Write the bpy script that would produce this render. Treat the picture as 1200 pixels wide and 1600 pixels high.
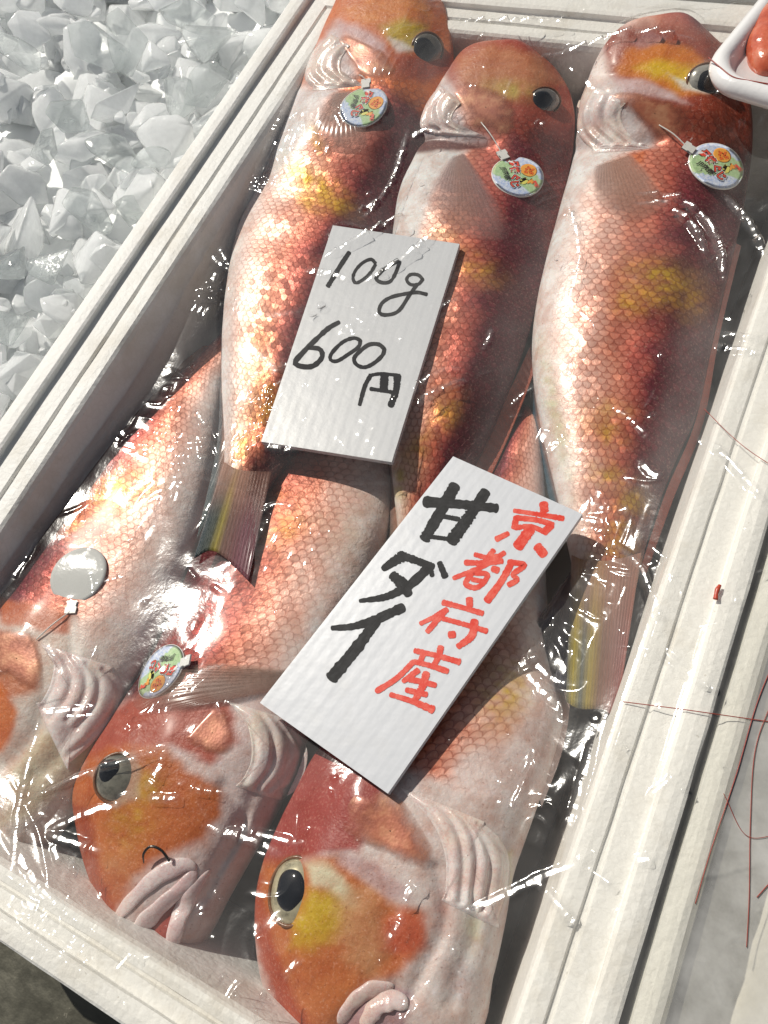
import bpy, bmesh, math, random
import numpy as np
from mathutils import Vector, Matrix
from mathutils.bvhtree import BVHTree

random.seed(7)
RNG = np.random.default_rng(7)
for o in list(bpy.data.objects):
    bpy.data.objects.remove(o)
SC = bpy.context.scene
COL = SC.collection
R = math.radians

# ------------------------------------------------------------------ camera
H = 0.31115
F = 1230.0
EX = np.array([0.89024317, 0.41129075, -0.19572176])      # camera right, in world axes
UP = np.array([-0.30237249, 0.85500143, 0.42135903])
BK = np.array([0.34064346, -0.31593112, 0.8855222])
CAM = np.array([0.0, 0.0, H])
cd = bpy.data.cameras.new("camera")
cam = bpy.data.objects.new("camera", cd)
COL.objects.link(cam)
M = Matrix([[EX[i], UP[i], BK[i], CAM[i]] for i in range(3)] + [[0, 0, 0, 1]])
cam.matrix_world = M
cd.sensor_fit = 'HORIZONTAL'
cd.sensor_width = 36
cd.lens = 36 * F / 1200
cd.clip_start = 0.01
cd.clip_end = 100
SC.camera = cam

# ------------------------------------------------------------------ sky and sun
SUN_EL = 48.0
SUN_V = Vector((-0.93, 0.37, 0)).normalized()
SUN_D = Vector((SUN_V.x * math.cos(R(SUN_EL)), SUN_V.y * math.cos(R(SUN_EL)), math.sin(R(SUN_EL))))
w = bpy.data.worlds.new("World")
SC.world = w
w.use_nodes = True
nt = w.node_tree
sky = nt.nodes.new('ShaderNodeTexSky')
sky.sky_type = 'NISHITA'
sky.sun_disc = False
sky.sun_elevation = R(SUN_EL)
sky.sun_rotation = math.atan2(SUN_V.x, SUN_V.y)
bg = nt.nodes['Background']
bg.inputs[1].default_value = 0.062
hs_ = nt.nodes.new('ShaderNodeHueSaturation'); hs_.inputs['Saturation'].default_value = 0.45
nt.links.new(sky.outputs[0], hs_.inputs['Color'])
nt.links.new(hs_.outputs[0], bg.inputs[0])
sd = bpy.data.lights.new("sun", 'SUN')
sd.energy = 5.0
sd.angle = R(0.5)
sd.color = (1.0, 0.95, 0.86)
so = bpy.data.objects.new("sun", sd)
so.rotation_euler = (-SUN_D).to_track_quat('-Z', 'Y').to_euler()
COL.objects.link(so)
SC.view_settings.view_transform = 'Standard'
SC.view_settings.look = 'None'
SC.view_settings.exposure = -0.30
SC.view_settings.gamma = 1.0

# ------------------------------------------------------------------ helpers
def P(px, py, z=0.0):
    """the point at height z that lies behind this point of the photograph (1200 x 1600)"""
    r = EX * (px - 600) - UP * (py - 800) - BK * F
    t = (z - H) / r[2]
    return CAM + r * t

def RAY(px, py):
    r = EX * (px - 600) - UP * (py - 800) - BK * F
    return r / np.linalg.norm(r)

def proj(V):
    d = V - CAM
    x = d @ EX; y = d @ UP; z = -(d @ BK)
    return np.stack([600 + F * x / z, 800 - F * y / z], -1)

def crop(pts, ox, oy, s):
    return [(ox + p[0] / s, oy + p[1] / s) + tuple(p[2:]) for p in pts]

def catmull(pts, n):
    p = np.array(pts, float)
    if len(p) == 2:
        t = np.linspace(0, 1, n)[:, None]
        return p[0] * (1 - t) + p[1] * t
    q = np.vstack([2 * p[0] - p[1], p, 2 * p[-1] - p[-2]])
    seg = len(p) - 1
    t = np.linspace(0, seg, n)
    i = np.minimum(t.astype(int), seg - 1)
    f = (t - i)[:, None]
    a, b, c, d = q[i], q[i + 1], q[i + 2], q[i + 3]
    return 0.5 * (2 * b + (c - a) * f + (2 * a - 5 * b + 4 * c - d) * f ** 2 + (3 * b - a - 3 * c + d) * f ** 3)

def even(pts, n):
    """polyline resampled evenly by length after smoothing"""
    c = catmull(pts, max(60, n * 3))
    d = np.r_[0, np.cumsum(np.linalg.norm(np.diff(c, axis=0), axis=1))]
    t = np.linspace(0, d[-1], n)
    return np.stack([np.interp(t, d, c[:, k]) for k in range(c.shape[1])], -1)

def link(name, me, mat=None, parent=None):
    o = bpy.data.objects.new(name, me)
    COL.objects.link(o)
    if mat is not None:
        me.materials.append(mat)
    if parent is not None:
        o.parent = parent
    return o

def set_attr(me, name, typ, arr):
    a = me.attributes.new(name, typ, 'POINT')
    key = 'color' if typ == 'FLOAT_COLOR' else 'value'
    a.data.foreach_set(key, np.ascontiguousarray(arr, dtype=np.float32).ravel())

def raw_mesh(name, V, faces, mat, parent=None, smooth=True, uv=None, col=None):
    me = bpy.data.meshes.new(name)
    me.from_pydata([tuple(v) for v in V], [], [tuple(int(i) for i in f) for f in faces])
    if smooth:
        me.polygons.foreach_set('use_smooth', [True] * len(me.polygons))
    if uv is not None:
        li = np.zeros(len(me.loops), int)
        me.loops.foreach_get('vertex_index', li)
        u = me.uv_layers.new(name='UVMap')
        u.data.foreach_set('uv', np.ascontiguousarray(uv[li], dtype=np.float32).ravel())
    if col is not None:
        set_attr(me, 'Col', 'FLOAT_COLOR', np.c_[col, np.ones(len(col))])
    me.update()
    return link(name, me, mat, parent)

def grid_faces(n, m, closed=False):
    mm = m if closed else m - 1
    i, j = np.meshgrid(np.arange(n - 1), np.arange(mm), indexing='ij')
    j2 = (j + 1) % m
    return np.stack([i * m + j, (i + 1) * m + j, (i + 1) * m + j2, i * m + j2], -1).reshape(-1, 4)

def grid_mesh(name, G, mat, parent=None, closed=False, caps=False, **kw):
    n, m = G.shape[:2]
    F_ = [tuple(f) for f in grid_faces(n, m, closed)]
    if caps and closed:
        F_.append(tuple(range(m)))
        F_.append(tuple(range((n - 1) * m, n * m))[::-1])
    return raw_mesh(name, G.reshape(-1, 3), F_, mat, parent, **kw)

def bvh_of(objs):
    V = []; T = []
    for o in objs:
        b = len(V)
        V += [o.matrix_world @ v.co for v in o.data.vertices]
        T += [[b + i for i in p.vertices] for p in o.data.polygons]
    return BVHTree.FromPolygons(V, T)

def hit(bvh, px, py, zdef=-0.03):
    r = RAY(px, py)
    loc, nor, idx, d = bvh.ray_cast(Vector(CAM), Vector(r), 5)
    if loc is None:
        return P(px, py, zdef), np.array([0, 0, 1.0])
    n = np.array(nor)
    if n @ r > 0:
        n = -n
    return np.array(loc), n

def unit(v):
    return v / (np.linalg.norm(v, axis=-1, keepdims=True) + 1e-12)

def empty(name, loc=(0, 0, 0)):
    o = bpy.data.objects.new(name, None)
    o.location = loc
    o.empty_display_size = 0.01
    COL.objects.link(o)
    bpy.context.view_layer.update()
    return o

def adopt(root, *kids):
    """parents the parts while they keep their place"""
    bpy.context.view_layer.update()
    for k in kids:
        k.parent = root
        k.matrix_parent_inverse = root.matrix_world.inverted()

def tag(o, label=None, cat=None, group=None, kind=None):
    if label: o['label'] = label
    if cat: o['category'] = cat
    if group: o['group'] = group
    if kind: o['kind'] = kind
    return o

# smooth value noise in numpy, for real geometry
def vnoise(x, y, seed=0):
    def h(i, j):
        n = (i * 374761393 + j * 668265263 + seed * 974711) & 0x7fffffff
        n = ((n ^ (n >> 13)) * 1274126177) & 0x7fffffff
        return ((n ^ (n >> 16)) & 0xffff) / 65535.0
    xi = np.floor(x).astype(np.int64); yi = np.floor(y).astype(np.int64)
    fx = x - xi; fy = y - yi
    fx = fx * fx * (3 - 2 * fx); fy = fy * fy * (3 - 2 * fy)
    return (h(xi, yi) * (1 - fx) * (1 - fy) + h(xi + 1, yi) * fx * (1 - fy)
            + h(xi, yi + 1) * (1 - fx) * fy + h(xi + 1, yi + 1) * fx * fy) * 2 - 1

def sdf(pts, poly):
    """signed distance in pixels of many points to a closed outline, negative inside"""
    p = np.asarray(poly, float); q = np.roll(p, -1, 0)
    d = np.full(len(pts), 1e9); s = np.ones(len(pts))
    for a, b in zip(p, q):
        e = b - a; w_ = pts - a
        t = np.clip((w_ @ e) / (e @ e + 1e-9), 0, 1)
        d = np.minimum(d, np.linalg.norm(w_ - t[:, None] * e, axis=1))
        c1 = pts[:, 1] >= a[1]; c2 = pts[:, 1] < b[1]; c3 = e[0] * w_[:, 1] > e[1] * w_[:, 0]
        s = np.where((c1 & c2 & c3) | (~c1 & ~c2 & ~c3), -s, s)
    return s * d

# ------------------------------------------------------------------ node helpers
class N:
    def __init__(self, name):
        self.m = bpy.data.materials.new(name)
        self.m.use_nodes = True
        self.t = self.m.node_tree
        self.b = self.t.nodes['Principled BSDF']
        self.out = self.t.nodes['Material Output']
    def new(self, typ, **kw):
        n = self.t.nodes.new(typ)
        for k, v in kw.items():
            setattr(n, k, v)
        return n
    def link(self, a, b):
        self.t.links.new(a, b)
    def put(self, sock, v):
        if isinstance(v, bpy.types.NodeSocket):
            self.t.links.new(v, sock)
        else:
            if hasattr(sock.default_value, '__len__') and len(sock.default_value) == 4 and len(v) == 3:
                v = (*v, 1)
            sock.default_value = v
    def set(self, **kw):
        names = dict(base='Base Color', rough='Roughness', metal='Metallic', spec='Specular IOR Level', coat='Coat Weight',
                     coatr='Coat Roughness', sss='Subsurface Weight', sssr='Subsurface Radius', ssss='Subsurface Scale', alpha='Alpha',
                     trans='Transmission Weight', ior='IOR', normal='Normal', sheen='Sheen Weight')
        for k, v in kw.items():
            self.put(self.b.inputs[names[k]], v)
        return self
    def math(self, op, a, b=None, c=None, clamp=False):
        n = self.new('ShaderNodeMath', operation=op, use_clamp=clamp)
        self.put(n.inputs[0], a)
        if b is not None: self.put(n.inputs[1], b)
        if c is not None: self.put(n.inputs[2], c)
        return n.outputs[0]
    def mix(self, fac, a, b, blend='MIX'):
        n = self.new('ShaderNodeMix', data_type='RGBA', blend_type=blend)
        self.put(n.inputs[0], fac); self.put(n.inputs[6], a); self.put(n.inputs[7], b)
        return n.outputs[2]
    def noise(self, scale, detail=3, rough=0.5, coord='Object', stretch=None):
        tc = self.new('ShaderNodeTexCoord')
        v = tc.outputs[coord]
        if stretch:
            mp = self.new('ShaderNodeMapping')
            self.link(v, mp.inputs[0]); mp.inputs['Scale'].default_value = stretch
            v = mp.outputs[0]
        n = self.new('ShaderNodeTexNoise')
        self.link(v, n.inputs['Vector'])
        n.inputs['Scale'].default_value = scale; n.inputs['Detail'].default_value = detail; n.inputs['Roughness'].default_value = rough
        return n.outputs[0]
    def ramp(self, v, stops):
        n = self.new('ShaderNodeValToRGB')
        self.link(v, n.inputs[0])
        e = n.color_ramp.elements
        while len(e) < len(stops): e.new(0.5)
        for k, (p, c) in enumerate(stops):
            e[k].position = p
            e[k].color = (*c, 1) if hasattr(c, '__len__') else (c, c, c, 1)
        return n.outputs[0]
    def bump(self, h, dist, strength=1.0, normal=None):
        n = self.new('ShaderNodeBump')
        self.put(n.inputs['Height'], h); n.inputs['Distance'].default_value = dist; n.inputs['Strength'].default_value = strength
        if normal is not None: self.link(normal, n.inputs['Normal'])
        return n.outputs[0]
    def fresnel(self, f0, normal=None):
        """Schlick reflectance, the same for both sides of a thin sheet"""
        lw = self.new('ShaderNodeLayerWeight'); lw.inputs[0].default_value = 0.5
        if normal is not None: self.link(normal, lw.inputs['Normal'])
        return self.math('MULTIPLY_ADD', self.math('POWER', lw.outputs['Facing'], 5.0), 1 - f0, f0)
    def attr(self, name, out='Color'):
        n = self.new('ShaderNodeAttribute'); n.attribute_name = name
        return n.outputs[out]

def simple(name, base, rough=0.5, **kw):
    n = N(name)
    n.set(base=base, rough=rough, **kw)
    return n.m

# ---- fish skin: pigments come from the mesh, the overlapping scales from its UVs
def mat_skin():
    n = N('fish_skin')
    uv = n.new('ShaderNodeUVMap').outputs[0]
    wob = n.new('ShaderNodeTexNoise'); n.link(uv, wob.inputs['Vector']); wob.inputs['Scale'].default_value = 0.45; wob.inputs['Detail'].default_value = 2
    va = n.new('ShaderNodeVectorMath', operation='MULTIPLY_ADD')
    n.link(wob.outputs['Color'], va.inputs[0]); va.inputs[1].default_value = (0.7, 0.7, 0); n.link(uv, va.inputs[2])
    sep = n.new('ShaderNodeSeparateXYZ'); n.link(va.outputs[0], sep.inputs[0])
    U, V = sep.outputs[0], sep.outputs[1]
    hs = []; ids = []; rims = []
    for off in (0.0, 0.5):
        u = n.math('ADD', U, off); v = n.math('ADD', V, off)
        fu = n.math('SUBTRACT', n.math('FRACT', u), 0.5); fv = n.math('SUBTRACT', n.math('FRACT', v), 0.5)
        r2 = n.math('ADD', n.math('MULTIPLY', fu, fu), n.math('MULTIPLY', fv, fv))
        ins = n.math('LESS_THAN', r2, 0.27)
        h = n.math('MULTIPLY', n.math('ADD', fu, 0.55), ins)      # rises to the free edge
        hs.append(h)
        rims.append(n.math('MULTIPLY', n.ramp(r2, [(0.15, 0.0), (0.245, 1.0)]), n.math('MULTIPLY', n.math('ADD', fu, 0.12), 5.0, clamp=True)))
        cv = n.new('ShaderNodeCombineXYZ')
        n.put(cv.inputs[0], n.math('FLOOR', u)); n.put(cv.inputs[1], n.math('FLOOR', v)); cv.inputs[2].default_value = off
        wn = n.new('ShaderNodeTexWhiteNoise', noise_dimensions='3D'); n.link(cv.outputs[0], wn.inputs[0])
        ids.append(wn.outputs[0])
    top = n.math('GREATER_THAN', hs[1], hs[0])
    h = n.math('MAXIMUM', hs[0], hs[1])
    rid = n.math('ADD', n.math('MULTIPLY', ids[1], top), n.math('MULTIPLY', ids[0], n.math('SUBTRACT', 1.0, top)))
    rim = n.math('ADD', n.math('MULTIPLY', rims[1], top), n.math('MULTIPLY', rims[0], n.math('SUBTRACT', 1.0, top)))
    scl = n.attr('scl', 'Fac')
    col = n.attr('Col')
    # exposed pocket before the next scale's edge is deeper red, the plate itself paler and coppery
    edge = n.ramp(h, [(0.0, 0.0), (0.44, 0.0), (0.62, 1.0), (0.93, 0.82), (1.0, 0.55)])
    es = n.math('MULTIPLY', n.math('MAXIMUM', n.math('MULTIPLY', n.math('SUBTRACT', 1.0, edge), 0.55), n.math('MULTIPLY', rim, 0.85)), scl)
    dark = n.mix(1.0, col, (0.54, 0.33, 0.28), 'MULTIPLY')
    c = n.mix(es, col, dark)
    lift = n.math('MULTIPLY', n.math('MULTIPLY', n.math('SUBTRACT', rid, 0.35, clamp=True), 0.75), n.math('MULTIPLY', scl, edge))
    c = n.mix(lift, c, n.mix(1.0, c, (1.55, 1.45, 1.35), 'MULTIPLY'))
    big = n.noise(55, 4, 0.6)
    c = n.mix(n.math('MULTIPLY', n.math('SUBTRACT', big, 0.45, clamp=True), 0.9), c, n.mix(1.0, c, (0.70, 0.42, 0.40), 'MULTIPLY'))
    fine = n.noise(900, 2, 0.6)
    c = n.mix(n.math('MULTIPLY', n.math('SUBTRACT', fine, 0.55, clamp=True), 1.2), c, (0.85, 0.55, 0.42))
    fvA = n.math('SUBTRACT', n.math('FRACT', n.math('ADD', V, n.math('MULTIPLY', top, 0.5))), 0.5)
    hh_ = n.math('ADD', h, n.math('MULTIPLY', n.math('MULTIPLY', n.math('SUBTRACT', rid, 0.5), fvA), 1.3))
    ns = n.math('SUBTRACT', 1.0, scl)
    mo = n.noise(75, 6, 0.72)
    c = n.mix(n.math('MULTIPLY', n.ramp(mo, [(0.42, 0.0), (0.66, 0.75)]), ns), c, n.mix(1.0, c, (0.74, 0.50, 0.42), 'MULTIPLY'))
    mo2 = n.noise(190, 4, 0.7)
    c = n.mix(n.math('MULTIPLY', n.ramp(mo2, [(0.56, 0.0), (0.74, 0.55)]), ns), c, n.mix(1.0, c, (1.25, 1.35, 1.5), 'MULTIPLY'))
    fr_ = n.noise(700, 2, 0.5)
    c = n.mix(n.math('MULTIPLY', n.ramp(fr_, [(0.66, 0.0), (0.72, 0.5)]), ns), c, n.mix(1.0, c, (0.5, 0.32, 0.28), 'MULTIPLY'))
    b1 = n.bump(n.math('MULTIPLY', hh_, scl), 0.0007, 0.9)
    b2 = n.bump(n.noise(420, 3, 0.6), 0.0004, 0.6, b1)
    b2 = n.bump(n.math('MULTIPLY', n.noise(120, 5, 0.65), ns), 0.0016, 0.55, b2)
    n.set(base=c, rough=n.math('SUBTRACT', 0.46, n.math('MULTIPLY', rid, 0.12)), metal=n.math('MULTIPLY', scl, 0.24), spec=0.16,
          coat=0.07, coatr=0.2, normal=b2, sss=0.08, sssr=(1, 0.4, 0.25), ssss=0.004)
    return n.m

def mat_flesh(name, base, rough=0.3, sss=0.25, bump=0.0005, scale=160, var=(0.8, 0.6, 0.55)):
    n = N(name)
    k = n.noise(scale * 0.4, 5, 0.7)
    c = n.mix(n.ramp(k, [(0.40, 0.0), (0.64, 0.85)]), base, n.mix(1.0, base, var, 'MULTIPLY'))
    k2 = n.noise(28, 4, 0.65)
    c = n.mix(n.ramp(k2, [(0.48, 0.0), (0.68, 0.6)]), c, n.mix(1.0, c, (0.98, 0.96, 0.74), 'MULTIPLY'))
    v = n.noise(95, 6, 0.8, stretch=(1, 1, 1))
    c = n.mix(n.ramp(n.math('ABSOLUTE', n.math('SUBTRACT', v, 0.5)), [(0.0, 0.5), (0.022, 0.0)]), c, n.mix(1.0, c, (0.78, 0.45, 0.45), 'MULTIPLY'))
    n.set(base=c, rough=rough, spec=0.35, coat=0.12, coatr=0.2, sss=sss, sssr=(1, 0.5, 0.4), ssss=0.005,
          normal=n.bump(n.noise(scale, 4, 0.65), bump * 1.4, 0.9))
    return n.m

def mat_copper():
    n = N('gill_cover_skin')
    vo = n.new('ShaderNodeTexVoronoi'); tc = n.new('ShaderNodeTexCoord'); n.link(tc.outputs['Object'], vo.inputs['Vector']); vo.inputs['Scale'].default_value = 800
    k = n.noise(110, 4, 0.65)
    c = n.ramp(k, [(0.3, (0.30, 0.07, 0.035)), (0.5, (0.40, 0.125, 0.06)), (0.70, (0.54, 0.25, 0.13))])
    sp = n.new('ShaderNodeSeparateXYZ'); n.link(n.new('ShaderNodeUVMap').outputs[0], sp.inputs[0])
    soft = n.math('MULTIPLY', n.math('SUBTRACT', n.math('ADD', 1.02, n.math('MULTIPLY', n.math('SUBTRACT', k, 0.5), 0.9)), sp.outputs[1]), 1.7, clamp=True)
    n.set(base=c, alpha=soft, rough=0.36, metal=0.2, coat=0.5, coatr=0.15, normal=n.bump(n.noise(260, 4, 0.65), 0.00025, 0.35, n.bump(vo.outputs['Distance'], 0.0002, 0.15)))
    return n.m

def mat_fin(name, alpha=0.9):
    n = N(name)
    c = n.attr('Col')
    k = n.noise(34, 3, 0.7, coord='UV', stretch=(7, 0.25, 1))
    c2 = n.mix(n.math('MULTIPLY', n.math('SUBTRACT', k, 0.40, clamp=True), 1.8), c, n.mix(1.0, c, (0.55, 0.5, 0.5), 'MULTIPLY'))
    if alpha < 1:
        sp = n.new('ShaderNodeSeparateXYZ'); n.link(n.new('ShaderNodeUVMap').outputs[0], sp.inputs[0])
        alpha = n.math('MULTIPLY', n.math('SUBTRACT', 1.15, n.math('POWER', sp.outputs[1], 2.0), clamp=True), n.math('MULTIPLY_ADD', k, 0.5, alpha - 0.2), clamp=True)
        ux = n.math('DIVIDE', sp.outputs[0], 3.0)
        sd_ = n.math('MULTIPLY', n.math('MINIMUM', ux, n.math('SUBTRACT', 1.0, ux)), 7.0, clamp=True)
        alpha = n.math('MULTIPLY', alpha, n.math('MULTIPLY_ADD', sd_, 0.85, 0.15))
    n.set(base=c2, rough=0.33, coat=0.5, coatr=0.15, alpha=alpha, normal=n.bump(k, 0.0006, 0.6))
    return n.m

def mat_foam(name, base=(0.79, 0.78, 0.745), dirt=0.7):
    n = N(name)
    tc = n.new('ShaderNodeTexCoord')
    nz = n.new('ShaderNodeTexNoise'); n.link(tc.outputs['Object'], nz.inputs['Vector']); nz.inputs['Scale'].default_value = 60
    va = n.new('ShaderNodeVectorMath', operation='MULTIPLY_ADD'); n.link(nz.outputs['Color'], va.inputs[0]); va.inputs[1].default_value = (0.003,) * 3; n.link(tc.outputs['Object'], va.inputs[2])
    vo = n.new('ShaderNodeTexVoronoi', feature='DISTANCE_TO_EDGE'); n.link(va.outputs[0], vo.inputs['Vector']); vo.inputs['Scale'].default_value = 230
    cells = n.ramp(vo.outputs['Distance'], [(0.0, 0.0), (0.10, 1.0)])
    k = n.noise(28, 5, 0.65)
    c = n.mix(n.math('MULTIPLY', n.math('SUBTRACT', k, 0.52, clamp=True), dirt * 3), base, (0.50, 0.44, 0.34))
    sp = n.noise(350, 2, 0.5)
    c = n.mix(n.math('MULTIPLY', n.math('GREATER_THAN', sp, 0.76), 0.35), c, (0.30, 0.25, 0.18))
    c = n.mix(n.math('MULTIPLY', n.math('SUBTRACT', 1.0, cells), 0.13), c, (0.52, 0.50, 0.46))
    b = n.bump(n.ramp(vo.outputs['Distance'], [(0.0, 0.0), (0.35, 1.0)]), 0.0004, 0.22)
    b = n.bump(n.noise(140, 4, 0.6), 0.0008, 0.5, b)
    b = n.bump(n.noise(620, 3, 0.6), 0.0004, 0.5, b)
    n.set(base=c, rough=0.55, spec=0.4, sss=0.12, sssr=(1, 1, 1), ssss=0.004, normal=b)
    return n.m

SKIN = mat_skin()
COPPER = mat_copper()
MEMB = mat_flesh('gill_membrane', (0.76, 0.70, 0.685), 0.25, 0.25, var=(0.86, 0.66, 0.62))
LIP = mat_flesh('lip_flesh', (0.70, 0.61, 0.60), 0.25, 0.25, var=(0.85, 0.68, 0.70))
LID = mat_flesh('eyelid_skin', (0.20, 0.10, 0.05), 0.25, 0.1)
MOUTH = mat_flesh('mouth_flesh', (0.26, 0.045, 0.03), 0.2, 0.15)
FIN = mat_fin('fin_skin', 1.0)
FINCLEAR = mat_fin('thin_fin_skin', 0.42)
FINSEMI = mat_fin('smoky_fin_skin', 0.85)
FOAM = mat_foam('white_foam')
FOAM_R = mat_foam('worn_white_foam', (0.70, 0.69, 0.63), 0.3)

# ------------------------------------------------------------------ the setting: counter and ice
def mat_counter():
    n = N('stained_metal')
    k = n.noise(14, 6, 0.65, stretch=(0.5, 2.0, 1)); k2 = n.noise(70, 4, 0.7)
    c = n.ramp(k, [(0.32, (0.035, 0.032, 0.024)), (0.5, (0.11, 0.105, 0.08)), (0.7, (0.20, 0.19, 0.15))])
    c = n.mix(n.math('MULTIPLY', n.math('GREATER_THAN', k2, 0.62), 0.5), c, (0.26, 0.24, 0.19))
    n.set(base=c, rough=n.ramp(k2, [(0.3, 0.25), (0.7, 0.6)]), metal=0.6, normal=n.bump(k2, 0.001, 0.4))
    return n.m
CTR = mat_counter()
gx, gy = np.meshgrid(np.linspace(-3, 3, 60), np.linspace(-3, 3, 60), indexing='ij')
cz = -0.125 + 0.0006 * vnoise(gx * 9, gy * 9, 3)
ctr = grid_mesh('counter', np.stack([gx, gy, cz], -1), CTR)
tag(ctr, 'dark stained metal counter top under the fish box', 'counter', kind='structure')

def mat_ice(name, base, body, rough):
    """ice: a little milky scattering inside a clear body, wet glossy faces"""
    n = N(name); t = n.t; t.nodes.remove(n.b)
    b = n.bump(n.noise(200, 3, 0.6), 0.0010, 0.5)
    k = n.noise(45, 5, 0.65)
    tr = n.new('ShaderNodeBsdfTransparent'); tr.inputs[0].default_value = (0.985, 0.995, 0.993, 1)
    di = n.new('ShaderNodeBsdfDiffuse'); di.inputs[0].default_value = (*base, 1); n.link(b, di.inputs['Normal'])
    tl = n.new('ShaderNodeBsdfTranslucent'); tl.inputs[0].default_value = (*base, 1)
    md_ = n.new('ShaderNodeMixShader'); md_.inputs[0].default_value = 0.45; n.link(di.outputs[0], md_.inputs[1]); n.link(tl.outputs[0], md_.inputs[2])
    rf = n.new('ShaderNodeBsdfRefraction'); rf.inputs['IOR'].default_value = 1.12; rf.inputs['Roughness'].default_value = 0.12; n.link(b, rf.inputs['Normal'])
    m0 = n.new('ShaderNodeMixShader'); m0.inputs[0].default_value = 0.25; n.link(tr.outputs[0], m0.inputs[1]); n.link(rf.outputs[0], m0.inputs[2])
    m1 = n.new('ShaderNodeMixShader'); n.link(n.ramp(k, [(0.30, max(0, body - .16)), (0.70, min(1, body + .16))]), m1.inputs[0]); n.link(m0.outputs[0], m1.inputs[1]); n.link(md_.outputs[0], m1.inputs[2])
    gl = n.new('ShaderNodeBsdfGlossy'); gl.inputs['Roughness'].default_value = rough; n.link(b, gl.inputs['Normal'])
    fr = n.fresnel(0.02, b)
    m2 = n.new('ShaderNodeMixShader'); n.link(fr, m2.inputs[0]); n.link(m1.outputs[0], m2.inputs[1]); n.link(gl.outputs[0], m2.inputs[2])
    n.link(m2.outputs[0], n.out.inputs[0])
    return n.m
ICE = mat_ice('crushed_ice', (0.985, 0.997, 1.0), 0.84, 0.10)
ICE_CLEAR = mat_ice('clear_ice', (0.70, 0.74, 0.74), 0.20, 0.12)
SNOW = simple('packed_ice', (0.94, 0.96, 0.955), 0.4)

def chunk_data(size, seed):
    r = random.Random(seed)
    bm = bmesh.new()
    for _ in range(r.randint(9, 15)):
        v = Vector((r.gauss(0, 1), r.gauss(0, 1), r.gauss(0, 1))).normalized() * r.uniform(0.75, 1.0)
        bm.verts.new((v.x * size * r.uniform(0.7, 1.1), v.y * size * 0.8, v.z * size * 0.55))
    bmesh.ops.convex_hull(bm, input=bm.verts)
    bmesh.ops.delete(bm, geom=[v for v in bm.verts if not v.link_faces], context='VERTS')
    bmesh.ops.bevel(bm, geom=bm.edges[:], offset=size * 0.13, segments=2, affect='EDGES', profile=0.6, clamp_overlap=True)
    V = np.array([v.co[:] for v in bm.verts]); bm.verts.index_update()
    Fc = [[v.index for v in f.verts] for f in bm.faces]
    bm.free()
    return V, Fc
def rot_rand(r):
    q = Vector((r.gauss(0, 1), r.gauss(0, 1), r.gauss(0, 1))).normalized()
    return np.array(Matrix.Rotation(r.uniform(0, 6.3), 3, q))
protos = [chunk_data(1.0, 100 + k) for k in range(24)]
V_all = []; F_all = []; nb = 0
r = random.Random(5)
bx, by = np.meshgrid(np.linspace(-1.0, -0.338, 90), np.linspace(-0.15, 0.8, 110), indexing='ij')
bz = -0.045 + 0.012 * vnoise(bx * 40, by * 40, 1) + 0.006 * vnoise(bx * 110, by * 110, 2)
bed = grid_mesh('packed_ice', np.stack([bx, by, bz], -1), SNOW); tag(bed, kind='stuff'); tag(bed, 'packed white ice under the loose crushed pieces', 'ice')
for k in range(1250):
    x = r.uniform(-0.86, -0.350); y = r.uniform(-0.02, 0.70)
    s = r.choice([0.010, 0.014, 0.018, 0.024, 0.030, 0.036]) * r.uniform(0.8, 1.2)
    z = -0.040 + 0.010 * r.random() + 0.022 * r.random() - s * 0.25
    if x > -0.365: s *= 0.6; z -= 0.004
    x = min(x, -0.338 - s * 0.95)
    V, Fc = protos[r.randrange(24)]
    rt_ = np.array(Matrix.Rotation(r.gauss(0, .38), 3, 'X') @ Matrix.Rotation(r.gauss(0, .38), 3, 'Y') @ Matrix.Rotation(r.uniform(0, 6.3), 3, 'Z'))
    V_all.append((V * s) @ rt_.T + np.array([x, y, z - 0.004]))
    F_all += [[i + nb for i in f] for f in Fc]; nb += len(V)
ice = raw_mesh('crushed_ice', np.vstack(V_all), F_all, ICE, smooth=True)
tag(ice, 'bed of crushed white ice piled left of the fish box', 'ice', kind='stuff')
for (px, py, s, z) in [(290, 30, .026, -.012), (150, 80, .028, -.010), (30, 90, .024, -.010), (200, 70, .026, -.006), (330, 60, .030, -.012), (330, 140, .026, -.012),
                       (20, 410, .024, -.012), (130, 330, .026, -.010), (25, 505, .026, -.010), (70, 240, .024, -.012), (280, 150, .022, -.012), (200, 330, .018, -.014),
                       (75, 410, .022, -.012), (180, 240, .024, -.012), (240, 250, .018, -.014), (110, 180, .022, -.012)]:
    V, Fc = protos[r.randrange(24)]
    c = P(px, py, z)
    V2 = (V * s) @ rot_rand(r).T
    o = raw_mesh('ice_chunk', V2, Fc, ICE_CLEAR, smooth=False)
    o.location = c
    tag(o, 'clear glassy lump of ice lying on the crushed ice', 'ice chunk', 'clear lumps on the ice bed')

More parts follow.
